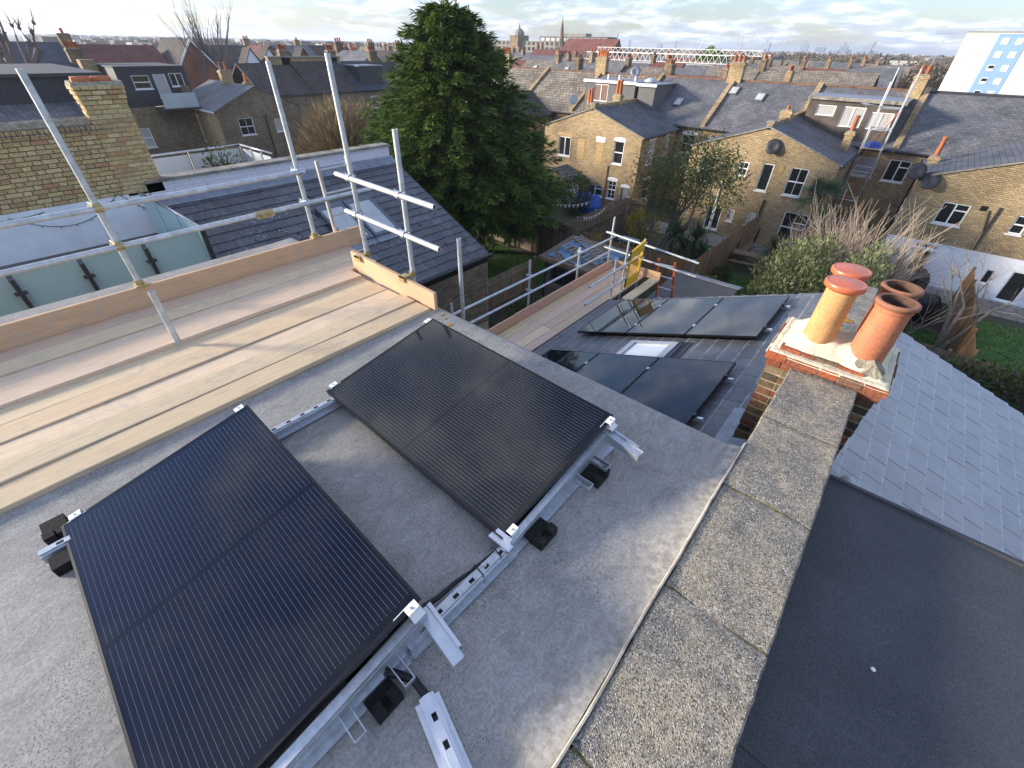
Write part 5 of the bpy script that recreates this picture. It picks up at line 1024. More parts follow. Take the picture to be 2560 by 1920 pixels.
# picnic table
pt = thing('picnic_table', (-5.0, 26.4, G), 'wooden picnic table with two benches on the patio', 'picnic table')
rz_ = M.Translation((-4.95, 26.3, G)) @ M.Rotation(.12, 4, 'Z')
mt['picnic'] = woodmat('picnic_wood', (.24,.17,.115), (.17,.115,.075), (2, 22, 22))
for i in range(5): MB().box(-.75, .75, -.36+.145*i, -.36+.145*i+.135, .72, .76, rz_).build('table_slat', mt['picnic'], pt)
for s in (-1, 1):
    for k in (0, 1): MB().box(-.75, .75, s*.72-.15+.15*k, s*.72-.01+.15*k, .43, .47, rz_).build('bench_slat', mt['picnic'], pt)
for x in (-.55, .55):
    MB().path([rz_ @ V((x, -.65, 0)), rz_ @ V((x, .3, .72))], .05, 4).path([rz_ @ V((x, .65, 0)), rz_ @ V((x, -.3, .72))], .05, 4).path([rz_ @ V((x, -.8, .41)), rz_ @ V((x, .8, .41))], .045, 4).build('trestle', mt['fence_new'], pt)
bn_ = thing('bench', (-5.6, 27.6, G), 'small wooden garden bench against the orange-brown fence', 'bench')
for i in range(3): MB().box(-5.72+.14*i, -5.60+.14*i, 27.3, 28.7, G+.42, G+.46).build('seat_slat', mt['picnic'], bn_); MB().box(-5.76, -5.73, 27.3, 28.7, G+.55+.13*i, G+.65+.13*i).build('back_slat', mt['picnic'], bn_)
for y in (27.35, 28.6): MB().box(-5.75, -5.3, y, y+.06, G, G+.42).build('leg', mt['picnic'], bn_)
wt_ = thing('garden_table', (-10.9, 23.8, G), 'pale rectangular garden table beside the yellow bush', 'table'); MB().box(-11.5, -10.4, 23.5, 24.2, G+.68, G+.73).build('table_top', mt['frost2'], wt_)
for x in (-11.4, -10.5):
    for y in (23.6, 24.1): MB().path([(x, y, G), (x, y, G+.68)], .02, 6).build('leg', mt['white'], wt_)
MB().lathe((-1.95, 21.2, G), [(.36, 0), (.42, .5), (.34, 1.0), (.36, 1.02), (.3, 1.15), (0, 1.2)], 18).build('compost_bin', mt['black'], label='black plastic compost bin at the lawn edge by the hedge', cat='bin')
def lump(name, c, r, mat, label, cat, n=18, amp=.2, sq=1.):
    mb = MB(); vs = [];  m_ = 10
    for j in range(m_+1):
        th = pi/2*j/m_
        for i in range(n):
            a = 2*pi*i/n; d = V((cos(a)*cos(th), sin(a)*cos(th), sin(th))); k = 1+amp*mnoise.noise(d*2.2+V(c))
            e = (abs(d.x)**4+abs(d.y)**4+abs(d.z)**4)**-.25 if sq < 1 else 1
            vs.append((c[0]+d.x*r[0]*k*e, c[1]+d.y*r[1]*k*e, c[2]+max(0, d.z*r[2]*k*e)))
    fs = [(j*n+i, j*n+(i+1) % n, (j+1)*n+(i+1) % n, (j+1)*n+i) for j in range(m_) for i in range(n)]
    return mb.add(vs, fs).build(name, mt[mat], smooth=True, label=label, cat=cat)
lump('tarpaulin', (-17.3, 29.2, G), (1.3, 1.0, 1.25), 'blue', 'bright blue tarpaulin over a heap behind the tan fence', 'tarpaulin', amp=.35)
lump('barbecue_cover', (2.7, 25.7, G), (.85, .55, 1.15), 'black', 'black fabric cover over garden furniture beside the orange fence', 'cover', amp=.15, sq=.5); lump('barbecue_cover', (2.5, 28.6, G), (.45, .4, 1.2), 'black', 'smaller black covered barbecue against the white wall', 'cover', amp=.2, sq=.5)
pl = thing('planter', (3.5, 21.3, G), 'square wooden planter with pale rim holding the bare tree', 'planter'); mb = MB()
for a in ((3.15, 3.85, 20.95, 21.03), (3.15, 3.85, 21.57, 21.65), (3.15, 3.23, 21.03, 21.57), (3.77, 3.85, 21.03, 21.57)): mb.box(*a, G, G+.62)
mb.build('box', mt['fence_new'], pl); bx('soil', mt['earth'], pl, 3.23, 3.77, 21.03, 21.57, G+.3, G+.55)
kb = thing('kettle_barbecue', (-15.3, 15.0, G), 'small black kettle barbecue on the left lawn', 'barbecue'); MB().lathe((-15.3, 15.0, G+.6), [(.05, 0), (.22, .08), (.28, .2), (.22, .34), (.06, .4), (0, .4)], 14).build('bowl', mt['black'], kb, smooth=True)
for a in (0, 2.1, 4.2): MB().path([(-15.3+.12*cos(a), 15+.12*sin(a), G+.65), (-15.3+.3*cos(a), 15+.3*sin(a), G)], .012, 5).build('leg', mt['black'], kb)
def bunting(p, q, sag, n, label, mat='white'):
    t = thing('bunting', p, label, 'bunting'); cv = cat_curve(p, q, sag, n); MB().path(cv, .008, 4).build('string', mt['white'], t)
    d = (V(q)-V(p)).normalized()
    for i in range(1, n): c = cv[i]; MB().prism([c-d*.09, c+d*.09, c-V((0, 0, .22))], (.004, .004, 0)).build('pennant', mt[mat], t)
bunting((-13.44, 22.4, -7.8), (-13.44, 25.2, -7.76), .25, 10, 'string of white bunting pennants on the tan fence'); bunting((-17.6, 24.0, -7.9), (-14.6, 25.2, -7.7), .3, 12, 'white bunting strung across the garden left of the tan fence')
cl = thing('washing_line', (-20, 26, -7.5), 'washing line with blue and white cloths left of the round shrub', 'washing line'); MB().path(cat_curve((-22.5, 25, -7.2), (-18.0, 28.7, -7.2), .3), .01, 4).build('line', mt['white'], cl)
for k, (x, m_) in enumerate(((-20.6, 'blue'), (-19.9, 'frost2'))): MB().prism([(x, 26.6+k*.6, -7.5), (x+.25, 26.8+k*.6, -7.5), (x+.35, 26.85+k*.6, -8.5), (x-.08, 26.55+k*.6, -8.4)], (.03, -.03, 0)).build('cloth', mt[m_], cl)
cn = thing('garden_room', (-22.3, 21.7, G), 'flat-roofed timber garden room below the conifer', 'garden room'); bx('wall', mt['fence_mid'], cn, -23.3, -21.2, 20.7, 22.7, G, -7.6); bx('roof', mt['lead'], cn, -23.5, -21.0, 20.5, 22.9, -7.6, -7.45); bx('fascia', mt['plank'], cn, -23.52, -20.98, 20.46, 20.5, -7.66, -7.44)
rl = thing('railing', (-9, 8.8, G), 'black iron railing below the neighbour brick wall', 'railing')
for z in (.12, 1.02): bx('rail', mt['black'], rl, -11.7, -6.4, 8.76, 8.79, G+z, G+z+.03)
for i in range(44): bx('bar', mt['black'], rl, -11.68+.12*i, -11.665+.12*i, 8.768, 8.782, G, G+1.1)
# ================================================================ VEGETATION
random.seed(21)
def leafmat(name, cols, sc=1.3, rough=.75, trans=.15):
    m, t, b = newmat(name); p = pos(t); n = noise(t, p, sc, 4, .6); n2 = noise(t, p, sc*9, 3, .6); k = len(cols)
    col = RAMP(t, MA('ADD', MA('MULTIPLY', n, .6, t), MA('MULTIPLY', n2, .4, t), t), [(.34+.32*i/(k-1), c) for i, c in enumerate(cols)])
    LK(t, col, b.inputs['Base Color']); b.inputs['Roughness'].default_value = rough; b.inputs['Specular IOR Level'].default_value = .25
    tr = t.nodes.new('ShaderNodeBsdfTranslucent'); LK(t, col, tr.inputs[0]); mx_ = t.nodes.new('ShaderNodeMixShader'); mx_.inputs[0].default_value = trans
    o = t.nodes['Material Output']; LK(t, b.outputs[0], mx_.inputs[1]); LK(t, tr.outputs[0], mx_.inputs[2]); LK(t, mx_.outputs[0], o.inputs[0]); return m
mt['l_con'] = leafmat('conifer_foliage', [(.035,.07,.014), (.09,.15,.022), (.19,.26,.04)], 1.2, .75, .25)
mt['l_olive'] = leafmat('olive_foliage', [(.06,.075,.025), (.12,.135,.045), (.21,.205,.085)], 1.4)
mt['l_hedge'] = leafmat('hedge_foliage', [(.06,.075,.03), (.125,.145,.06), (.28,.29,.16)], 2.2)
mt['l_dark'] = leafmat('dark_shrub_foliage', [(.02,.035,.012), (.045,.07,.02), (.08,.10,.03)], 1.8)
mt['l_yel'] = leafmat('yellow_shrub_foliage', [(.12,.10,.01), (.30,.23,.02), (.42,.34,.04)], 2)
mt['l_brown'] = leafmat('winter_brown_twigs', [(.13,.09,.045), (.25,.185,.095), (.36,.28,.15)], .8, .9, .05)
mt['l_palm'] = leafmat('palm_foliage', [(.025,.05,.018), (.05,.09,.03), (.09,.13,.05)], 2.5, .5)
mt['l_white'] = leafmat('pale_blossom', [(.10,.11,.07), (.28,.29,.24), (.5,.5,.45)], 3)
mt['bark'] = mat_plain('grey_bark', (.19,.165,.135), .95, var=.3, sc=9, bmp=.6); mt['bark_br'] = mat_plain('brown_bark', (.10,.07,.05), .95, var=.3, sc=6, bmp=.6); mt['twig'] = mat_plain('pale_twig', (.31,.25,.195), .9, var=.25, sc=3, bmp=0); mt['twig_dk'] = mat_plain('grey_twig', (.19,.155,.135), .95, var=.3, sc=.3, bmp=0)
def rv(): 
    while 1:
        v = V((random.uniform(-1, 1), random.uniform(-1, 1), random.uniform(-1, 1)))
        if .05 < v.length < 1: return v
def leaf(mb, c, d, l, w_, n_=None):
    d = d.normalized(); s = d.cross(n_ or rv()); s = s.normalized()*w_ if s.length > 1e-4 else d.orthogonal()*w_
    mb.add([c, c+d*l*.5+s, c+d*l, c+d*l*.5-s], [(0, 1, 2, 3)])
def blob(mb, c, r, n, l=.18, w_=.05, out=.6, upb=.2, shell=.55, lump_=.35):
    c = V(c); r = V(r)
    for i in range(n):
        v = rv().normalized(); k = (shell+(1-shell)*random.random()**.6)*(1+lump_*mnoise.noise(v*2.6+c))
        p = c+V((v.x*r.x, v.y*r.y, v.z*r.z))*k; leaf(mb, p, v*out+rv()*.8+V((0, 0, upb)), l*random.uniform(.6, 1.3), w_*random.uniform(.7, 1.3))
def shrub(name, c, r, n, mat, label, cat='shrub', stems=5, **k):
    t = thing(name, (c[0], c[1], G), label, cat); mb = MB(); blob(mb, c, r, n, **k); mb.build('foliage', mt[mat], t)
    for i in range(stems): a = random.uniform(0, 6.28); MB().path([(c[0]+.1*cos(a), c[1]+.1*sin(a), G), (c[0]+r[0]*.3*cos(a), c[1]+r[1]*.3*sin(a), c[2]), (c[0]+r[0]*.6*cos(a), c[1]+r[1]*.6*sin(a), c[2]+r[2]*.5)], [.05, .03, .012], 5).build('stem', mt['bark_br'], t)
    return t
def branch(mb, p, d, L, r, depth, spread=.5, n=(2, 3), gr=.1, wob=.12, seg=4, tips=None, ratio=.72):
    pts = [V(p)]; rs = [r]; d = V(d).normalized()
    for i in range(seg): d = (d+rv()*wob+V((0, 0, gr))).normalized(); pts.append(pts[-1]+d*(L/seg)); rs.append(r*(1-.45*(i+1)/seg))
    mb.path(pts, rs, 5 if r > .05 else 3, False)
    if depth <= 0:
        if tips is not None: tips.append((pts[-1], d))
        return
    for i in range(random.randint(*n)):
        q = pts[random.randint(max(1, seg//2), seg)]; nd = (d+rv()*spread*1.4).normalized(); branch(mb, q, nd, L*ratio*random.uniform(.75, 1.15), rs[-1]*.8, depth-1, spread, n, gr, wob, max(2, seg-1), tips, ratio)
# --- the big conifer
tr = thing('conifer_tree', (-18.2, 17.2, G), 'tall dense dark green conifer in the middle of the picture', 'tree')
TX, TY = -18.2, 17.2; MB().path([(TX, TY, G), (TX+.05, TY, -7), (TX, TY+.05, -3), (TX, TY, 1.2)], [.34, .28, .18, .04], 10).build('trunk', mt['bark_br'], tr)
mb = MB()
def prof(z):                                    # crown radius by height
    t = (z+7.6)/8.7
    if t <= 0 or t > 1.04: return 0
    k = min(1, (t+.04)/.18)**.8; return 5.25*k*(1-(max(0, t-.36)/.70)**1.45)
for i in range(980):
    z = -7.3+8.3*random.random()**1.05; R0_ = prof(z)
    if R0_ <= 0: continue
    a = random.uniform(0, 2*pi); R1 = R0_*random.uniform(.70, 1.16)*(1+.26*mnoise.noise(V((cos(a)*1.4, sin(a)*1.4, z*.5)))); dirh = V((cos(a), sin(a), 0)); side_ = V((-sin(a), cos(a), 0))
    o = V((TX, TY, z-.15*R1)); m_ = int(8+R1*6); up_ = .10+.5*max(0, (z+2)/3.6)
    for j in range(m_):
        t = .16+.84*((j+random.random())/m_)**.8; p = o+dirh*(R1*t)+V((0, 0, R1*(up_*t-.16*t*t)))+rv()*(.30*(1.15-t)+.08)
        for q in range(7):
            dd = dirh*.9+side_*random.uniform(-1, 1)+V((0, 0, random.uniform(-.55, .45))); leaf(mb, p, dd, random.uniform(.20, .50), random.uniform(.028, .06), V((0, 0, 1))+rv()*.7)
for i in range(30):                             # leader shoots at the top
    a = random.uniform(0, 6.28); r0 = random.uniform(0, 2.2); b0 = V((TX+r0*cos(a), TY+r0*sin(a), 1.05-r0*.75)); hh = random.uniform(.4, .9)
    for k in range(42): t = random.random(); leaf(mb, b0+V((0, 0, hh*t))+rv()*.14*(1.1-t), rv()+V((0, 0, 1.1)), random.uniform(.14, .3), .03)
mb.build('crown', mt['l_con'], tr)
# --- olive-leaved tree with pale trunks
tr = thing('garden_tree', (-9.0, 23.0, G), 'olive-leaved tree with pale forked trunks between two gable houses', 'tree'); tips = []; mb = MB()
for d, L in (((.35, -.05, 1), 2.9), ((.15, .2, 1), 3.1), ((-.25, .1, 1), 2.6), ((.7, -.1, .9), 3.0)): branch(mb, (-9.0+d[0]*.3, 23.0, G), d, L, .12, 3, .42, (2, 3), .12, .10, 5, tips, .66)
mb.build('trunk', mt['bark'], tr); mb = MB()
for p, d in tips:
    for k in range(44): leaf(mb, p+rv()*.7-d*random.uniform(0, .5), rv()+V((0, 0, -.35)), random.uniform(.13, .26), random.uniform(.018, .03))
for c, r, n_ in (((-7.9, 22.6, -4.2), (2.2, 1.9, 1.2), 2900), ((-6.5, 22.4, -5.0), (1.3, 1.4, 1.3), 1500), ((-9.6, 23, -5.2), (1.1, 1.2, 1.1), 700)): blob(mb, c, r, n_, .2, .028, .4, -.3, .3, .5)
mb.build('crown', mt['l_olive'], tr)
# --- yuccas, palm
def rosette(mb, c, n, l, w_, droop=.6, up_=.5):
    c = V(c)
    for i in range(n):
        a = random.uniform(0, 6.28); e = random.uniform(-.5, 1.3); d = V((cos(a)*cos(e), sin(a)*cos(e), sin(e))); L = l*random.uniform(.75, 1.1); s = d.cross(V((0, 0, 1))).normalized()*w_
        p1 = c+d*L*.55; p2 = c+d*L+V((0, 0, -droop*L*.35*(1.2-sin(e)))); mb.add([c-s*.4, c+s*.4, p1+s, p1-s, p2], [(0, 1, 2, 3), (3, 2, 4)])
def yucca(x, y, heads, label, l=.85):
    t = thing('yucca', (x, y, G), label, 'yucca'); mb = MB()
    for (dx, dy, z) in heads: MB().path([(x, y, G), (x+dx*.6, y+dy*.6, (G+z)/2), (x+dx, y+dy, z)], [.12, .10, .07], 7).build('stem', mt['bark_br'], t); rosette(mb, (x+dx, y+dy, z), 110, l, .04)
    mb.build('leaves', mt['l_palm'], t)
yucca(-7.8, 22.2, [(0, 0, -7.5), (.5, .3, -8.2)], 'tall spiky yucca in front of the pale tree trunks', 1.1); yucca(-6.9, 22.9, [(0, 0, -7.6), (.4, -.3, -8.3)], 'second spiky yucca nearer the orange-brown fence', 1.0); yucca(-6.7, 21.2, [(0, 0, -9.0)], 'low spiky rosette at the foot of the yuccas', .8)
pm = thing('palm_tree', (-2.8, 27.5, G), 'fan palm with shaggy trunk in front of the dish gable', 'palm'); MB().path([(-2.8, 27.5, G), (-2.85, 27.5, -5.9)], [.17, .13], 9).build('trunk', mt['bark_br'], pm); mb = MB()
for i in range(30):
    a = random.uniform(0, 6.28); e = random.uniform(-.6, 1.2); d = V((cos(a)*cos(e), sin(a)*cos(e), sin(e))); h = V((-2.85, 27.5, -5.8)); f = h+d*random.uniform(.5, .8); mb.path([h, f], .012, 3, False)
    s = d.cross(V((0, 0, 1))).normalized(); u = s.cross(d)
    for k in range(15): b_ = -1.5+3*k/14; dd = (d*cos(b_)+s*sin(b_)); leaf(mb, f, dd+V((0, 0, -.15)), random.uniform(.5, .68), .022, u)
mb.build('crown', mt['l_palm'], pm)
yucca(-3.6, 24.9, [(0, 0, -7.9), (.2, .3, -8.4)], 'drooping spiky plant beside the picnic table', 1.0)
# --- shrubs
shrub('shrub', (-17.3, 27.6, -8.3), (1.15, 1.1, 1.35), 2600, 'l_dark', 'round dark evergreen shrub in front of the small outhouse', l=.16, w_=.035)
shrub('shrub', (-11.0, 25.4, -8.5), (.95, .9, .95), 1500, 'l_yel', 'bright yellow leaved bush beside the pale garden table', l=.15, w_=.035); shrub('shrub', (-11.9, 21.6, -8.9), (.7, .6, .6), 800, 'l_yel', 'smaller yellow-green bush behind the reddish fence', l=.13, w_=.03)
shrub('ivy', (-16.6, 19.6, -8.2), (1.0, .5, 1.1), 1400, 'l_dark', 'dark ivy spilling over the weathered rear fence', 'ivy', l=.12, w_=.04); shrub('ivy', (-14.2, 19.9, -7.75), (1.7, .25, .25), 900, 'l_dark', 'strip of dark ivy along the fence top', 'ivy', 2, l=.12, w_=.04)
shrub('hedge', (-1.7, 20.0, -7.8), (1.5, 2.6, 2.0), 12000, 'l_hedge', 'large pale olive-green hedge bush behind the slate roof', 'hedge', l=.17, w_=.028, upb=.6, out=.5); shrub('hedge', (.3, 18.6, -7.2), (.8, 1.4, 2.2), 3600, 'l_hedge', 'upright light green shrub behind the orange chimney pots', 'shrub', l=.17, w_=.03, upb=.6)
shrub('shrub', (-4.9, 19.0, -8.8), (.95, 1.3, .95), 1700, 'l_hedge', 'leafy green climber over the rear fence by the orange ladder', l=.16, w_=.04); shrub('shrub', (-5.2, 22.6, -9.2), (.4, 1.5, .5), 1100, 'l_dark', 'low dark border plants along the orange-brown fence', l=.15, w_=.03)
shrub('shrub', (-8.8, 10.6, -9.0), (1.4, 1.6, .8), 1600, 'l_dark', 'dark planting below the lower scaffold rails', l=.16, w_=.04); shrub('shrub', (-9.6, 13.2, -9.1), (1.3, 1.0, .7), 1100, 'l_dark', 'dark planting in front of the timber shed', l=.16, w_=.04)
shrub('ivy', (6.3, 17.9, -8.2), (3.2, .6, .9), 2600, 'l_dark', 'glossy dark ivy below the right rear fence', 'ivy', l=.16, w_=.05); shrub('shrub', (-9.8, 21.4, -9.1), (1.6, .9, .6), 1300, 'l_dark', 'low dark ground planting behind the reddish fence', l=.16, w_=.035)
shrub('shrub', (-24.6, 27.5, -6.6), (1.3, 1.4, 2.2), 2600, 'l_white', 'pale blossoming shrub between the conifer and the first gable', l=.13, w_=.03)
shrub('shrub', (-1.0, 29.0, -8.2), (.9, .9, 1.2), 1500, 'l_dark', 'dark shrub in the corner left of the white painted wall', l=.16, w_=.04); shrub('terrace_shrub', (-13.4, 4.5, -2.65), (.45, .5, .6), 420, 'l_dark', 'small leafy shrub in front of the pale terrace glass', l=.09, w_=.02, shell=.1)
bs = thing('brown_shrub', (-30, 18.5, G), 'large bare brown twiggy bush left of the conifer', 'shrub'); mb = MB()
for i in range(20000):
    v = rv().normalized(); v.z = abs(v.z)*1.0-.15; k = random.uniform(.35, 1)*(1+.22*mnoise.noise(v*3)); p = V((-30, 18.4, -7.6))+V((v.x*3.4, v.y*4.0, v.z*4.9))*k; leaf(mb, p, V((v.x, v.y, .9))+rv()*.5, random.uniform(.4, .9), random.uniform(.012, .03))
mb.build('twigs', mt['l_brown'], bs); MB().path([(-30, 18.4, G), (-30, 18.5, -6)], [.2, .08], 7).build('stem', mt['bark_br'], bs)
shrub('shrub', (-28.6, 16.2, -7.3), (1.6, 1.6, 1.9), 2600, 'l_dark', 'dark evergreen bush at the foot of the brown twiggy bush', l=.18, w_=.04)
# --- bare shrubs and trees
def baretree(name, c, dirs, L, r, depth, mat, label, z0=G, spread=.45, gr=.1, n=(2, 3), ratio=.72, wob=.12, seg=4, cat='tree'):
    t = thing(name, (c[0], c[1], z0), label, cat); mb = MB()
    for d in dirs: branch(mb, (c[0]+random.uniform(-.1, .1), c[1]+random.uniform(-.1, .1), z0), d, L*random.uniform(.85, 1.15), r, depth, spread, n, gr, wob, seg, None, ratio)
    mb.build('branches', mt[mat], t); return t
dd = [(random.uniform(-.75, .75), random.uniform(-.5, .5), 1) for i in range(46)]
baretree('bare_shrub', (.2, 22.6), dd, 2.4, .045, 2, 'twig', 'big bare shrub of pale upright twigs left of the white painted wall', spread=.55, gr=.10, n=(3, 5), ratio=.68, cat='shrub')
dd = [(random.uniform(-.9, .9), random.uniform(-.5, .5), 1) for i in range(26)]
baretree('bare_shrub', (-1.5, 23.2), dd, 2.1, .04, 2, 'twig', 'bare pale twiggy shrub behind the olive-green hedge', spread=.55, gr=.10, n=(3, 5), ratio=.68, cat='shrub')
baretree('bare_tree', (3.5, 21.3), [(.35, .3, .8), (-.15, .4, 1), (.1, .1, 1)], 2.2, .09, 3, 'bark', 'bare crooked tree growing from the wooden planter', spread=.65, gr=.05, n=(2, 3), ratio=.66, z0=G+.3)
baretree('bare_tree', (2.6, 22.8), [(-.3, .2, 1), (.2, -.2, 1), (-.5, 0, .8), (.5, .1, .9)], 1.5, .045, 3, 'twig', 'thin bare bramble-like shrub in front of the white wall', spread=.7, gr=-.02, n=(2, 3), ratio=.75)
baretree('bare_shrub', (-22.6, 24.0), [(random.uniform(-.4, .4), random.uniform(-.4, .4), 1) for i in range(9)], 2.2, .05, 3, 'bark_br', 'tangled bare climber right of the conifer trunk', spread=.55, gr=.06)
baretree('bare_tree', (-13.6, 33.5), [(0, 0, 1), (.2, .1, 1), (-.2, 0, 1)], 2.9, .06, 3, 'twig', 'slender bare sapling rising past the grey main roof', spread=.3, gr=.25)
baretree('bare_tree', (-73, 27), [(random.uniform(-.35, .35), random.uniform(-.5, .5), 1) for i in range(12)], 5.0, .34, 4, 'twig_dk', 'large fan-shaped bare tree on the skyline at upper left', spread=.34, gr=.14, n=(2, 3), ratio=.72)
baretree('bare_tree', (-84, 24), [(random.uniform(-.4, .4), random.uniform(-.5, .5), 1) for i in range(6)], 4.0, .26, 3, 'twig_dk', 'small bare tree between the red roof and the fan-shaped tree', spread=.4, gr=.14)
pt_ = thing('bare_tree', (-52, 6.2, G), 'pollarded bare tree with knobbly limbs at the top left corner', 'tree'); mb = MB(); tips = []
branch(mb, (-52, 6.0, G), (0, 0, 1), 7.5, .42, 0, .2, (2, 2), .1, .04, 4)
for d in ((-.3, -.7, 1), (.1, .5, 1.1), (.2, .9, .8), (0, -.2, 1.4), (.3, .35, 1.5), (0, 1.1, .5)): branch(mb, (-52, 6.0, G+6.6), d, 3.0, .24, 2, .55, (1, 2), .12, .22, 4, tips, .66)
for p, d in tips:
    mb.lathe(p, [(0, -.15), (.11, -.07), (.12, .06), (0, .14)], 6)
    for k in range(6): mb.path([p, p+rv()*.5+V((0, 0, .5))], [.03, .008], 3, False)
mb.build('branches', mt['twig_dk'], pt_)
# ================================================================ HOUSES ON THE LEFT (side street, rears facing us)
random.seed(5)
lh = thing('house', (-50, 19.6, G), 'dark stock brick house with four-pane window in its gable, left of the brown bush', 'house')
F = Fxp(-45); E0, A0, ya, yb, ym = -4.78, -3.24, 16.05, 23.2, 19.65
wl = [(17.55, 18.75, -6.6, -5.35, 'h2'), (20.6, 21.2, -6.6, -5.6, '', 'curtain')]
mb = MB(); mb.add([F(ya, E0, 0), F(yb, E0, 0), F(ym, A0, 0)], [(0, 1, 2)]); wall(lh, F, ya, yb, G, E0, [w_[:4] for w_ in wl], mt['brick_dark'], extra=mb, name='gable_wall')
for w_ in wl: window(lh, F, *w_[:4], *w_[4:])
S_ = Fy(16.05); sw = [(-50.9, -49.4, -7.4, -5.5, 'h2', 'curtain', 'white', True, 'white'), (-55.0, -53.8, -7.5, -5.7, 'h', 'curtain', 'white', True, 'white')]
wall(lh, S_, -60, -45, G, E0, [w_[:4] for w_ in sw], mt['brick'], name='side_wall')
for w_ in sw: window(lh, S_, *w_[:4], *w_[4:])
for y_e, s in ((ya-.15, 1), (yb+.15, -1)): MB().prism([(-44.9, y_e, E0-.02), (-44.9, ym, A0+.02), (-44.9, ym, A0+.1), (-44.9, y_e, E0+.06)], (-9, 0, 0)).build('slate_roof', mt['slate_x'], lh)
bx('eaves_board', mt['white'], lh, -60, -45, ya-.2, ya-.16, E0-.12, E0+.02); MB().path([(-44.93, 19.9, -5.2), (-44.93, 19.9, G)], .045, 6).build('downpipe', mt['black'], lh)
chimney('chimney_stack', lh, -50, 19.65, .55, .9, -3.4, -2.3, 2, ph=.6, along='y'); chimney('chimney_stack', lh, -46.5, 19.8, .5, .5, -3.4, -3.0, 2, ph=.6)
lm_ = thing('house', (-55, 14, G), 'house with black mansard loft and three white windows at left', 'house')
F = Fxp(-50); wl = [(12.55, 13.75, -3.4, -2.5, 'h'), (14.05, 14.95, -4.0, -2.45, '', 'curtain'), (15.2, 16.2, -3.3, -2.4, 'v')]
wall(lm_, F, 11.7, 16.5, -4.6, -2.0, [w_[:4] for w_ in wl], mt['dark'], name='mansard')
for w_ in wl: window(lm_, F, *w_[:4], *w_[4:])
bx('mansard_body', mt['dark'], lm_, -56, -50.3, 11.7, 16.5, -4.6, -2.0); bx('mansard_roof', mt['felt'], lm_, -56.2, -49.85, 11.6, 16.6, -2.0, -1.9)
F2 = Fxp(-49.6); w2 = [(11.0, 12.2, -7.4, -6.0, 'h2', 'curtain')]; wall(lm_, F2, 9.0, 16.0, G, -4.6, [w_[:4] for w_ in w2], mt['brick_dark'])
for w_ in w2: window(lm_, F2, *w_[:4], *w_[4:])
bx('balcony_floor', mt['dark'], lm_, -49.6, -47.6, 13.2, 16.04, -4.75, -4.6); bx('balcony_glass', mt['frost2'], lm_, -47.7, -47.66, 13.4, 15.9, -4.6, -3.6); bx('party_pier', mt['brick_far'], lm_, -49.4, -48.8, 15.6, 16.0, -4.6, -3.2); bx('chimney', mt['brick'], lm_, -55, -54, 10.6, 11.6, -4, -1.6)
for k, (y0, y1, zr, rm, lab) in enumerate(((23.3, 28.8, -2.0, 'tile_dark_y', 'house with dark tiled roof right of the four-pane gable'), (28.8, 34.4, -1.7, 'tile_dark_y', 'house with long pale brick flank wall above a brown tiled roof'), (34.4, 40, -1.9, 'slate_blue_y', 'house with dark slate dormer beside the brown bush'), (40, 46, -2, 'tile_dark_y', 'house partly hidden by the left edge of the conifer'), (5.5, 11.2, -1.8, 'slate_blue_y', 'house with plain slate roof left of the black mansard'))):
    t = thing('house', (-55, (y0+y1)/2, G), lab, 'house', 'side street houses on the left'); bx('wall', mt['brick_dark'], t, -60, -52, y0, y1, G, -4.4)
    MB().prism([(-51.8, y0, -4.5), (-56, y0, zr), (-60.2, y0, -4.5), (-60.2, y0, -4.65), (-56, y0, zr-.15), (-51.8, y0, -4.65)], (0, y1-y0, 0)).build('roof', mt[rm], t)
    chimney('chimney_stack', t, -56, y1-.3, .6, 1.0, -2.4, -.95, 4, 'brick_far', ph=.5, pr_=.13, along='y')
    if k in (0, 2): 
        F3 = Fxp(-51.95); window(t, F3, y0+1.5, y0+2.6, -6.3, -5.1, 'h', 'curtain')
    if k == 1: bx('flank_wall', mt['brick'], t, -56.3, -55.7, 26.6, 35.0, -4.4, -1.55); bx('flank_coping', mt['stone'], t, -56.4, -55.6, 26.55, 35.05, -1.55, -1.45)
    if k == 2: bx('dormer', mt['dark'], t, -55.5, -52.6, 35.2, 38.4, -4.2, -2.3); bx('dormer_trim', mt['lead'], t, -55.6, -52.5, 35.1, 38.5, -2.3, -2.2)
dk = thing('house', (-27, 1, G), 'dark grey rendered loft box and mossy grey roof behind the old brick chimney', 'house')
bx('loft_box', mt['dark'], dk, -33, -25, -6, 5.3, -5, -1.22); bx('loft_roof', mt['felt'], dk, -33.2, -24.85, -6.1, 5.4, -1.22, -1.12)
MB().prism([(-25, -3, -2.0), (-18.5, -3, -3.4), (-18.5, -3, -3.5), (-25, -3, -2.1)], (0, 7.4, 0)).build('lean_to_roof', mt['slate_x2'], dk); bx('wall', mt['brick_dark'], dk, -33, -18.6, -6, 4.3, G, -3.5); bx('skylight_box', mt['stone'], dk, -24, -22.5, 4.0, 4.3, -3.2, -1.9)
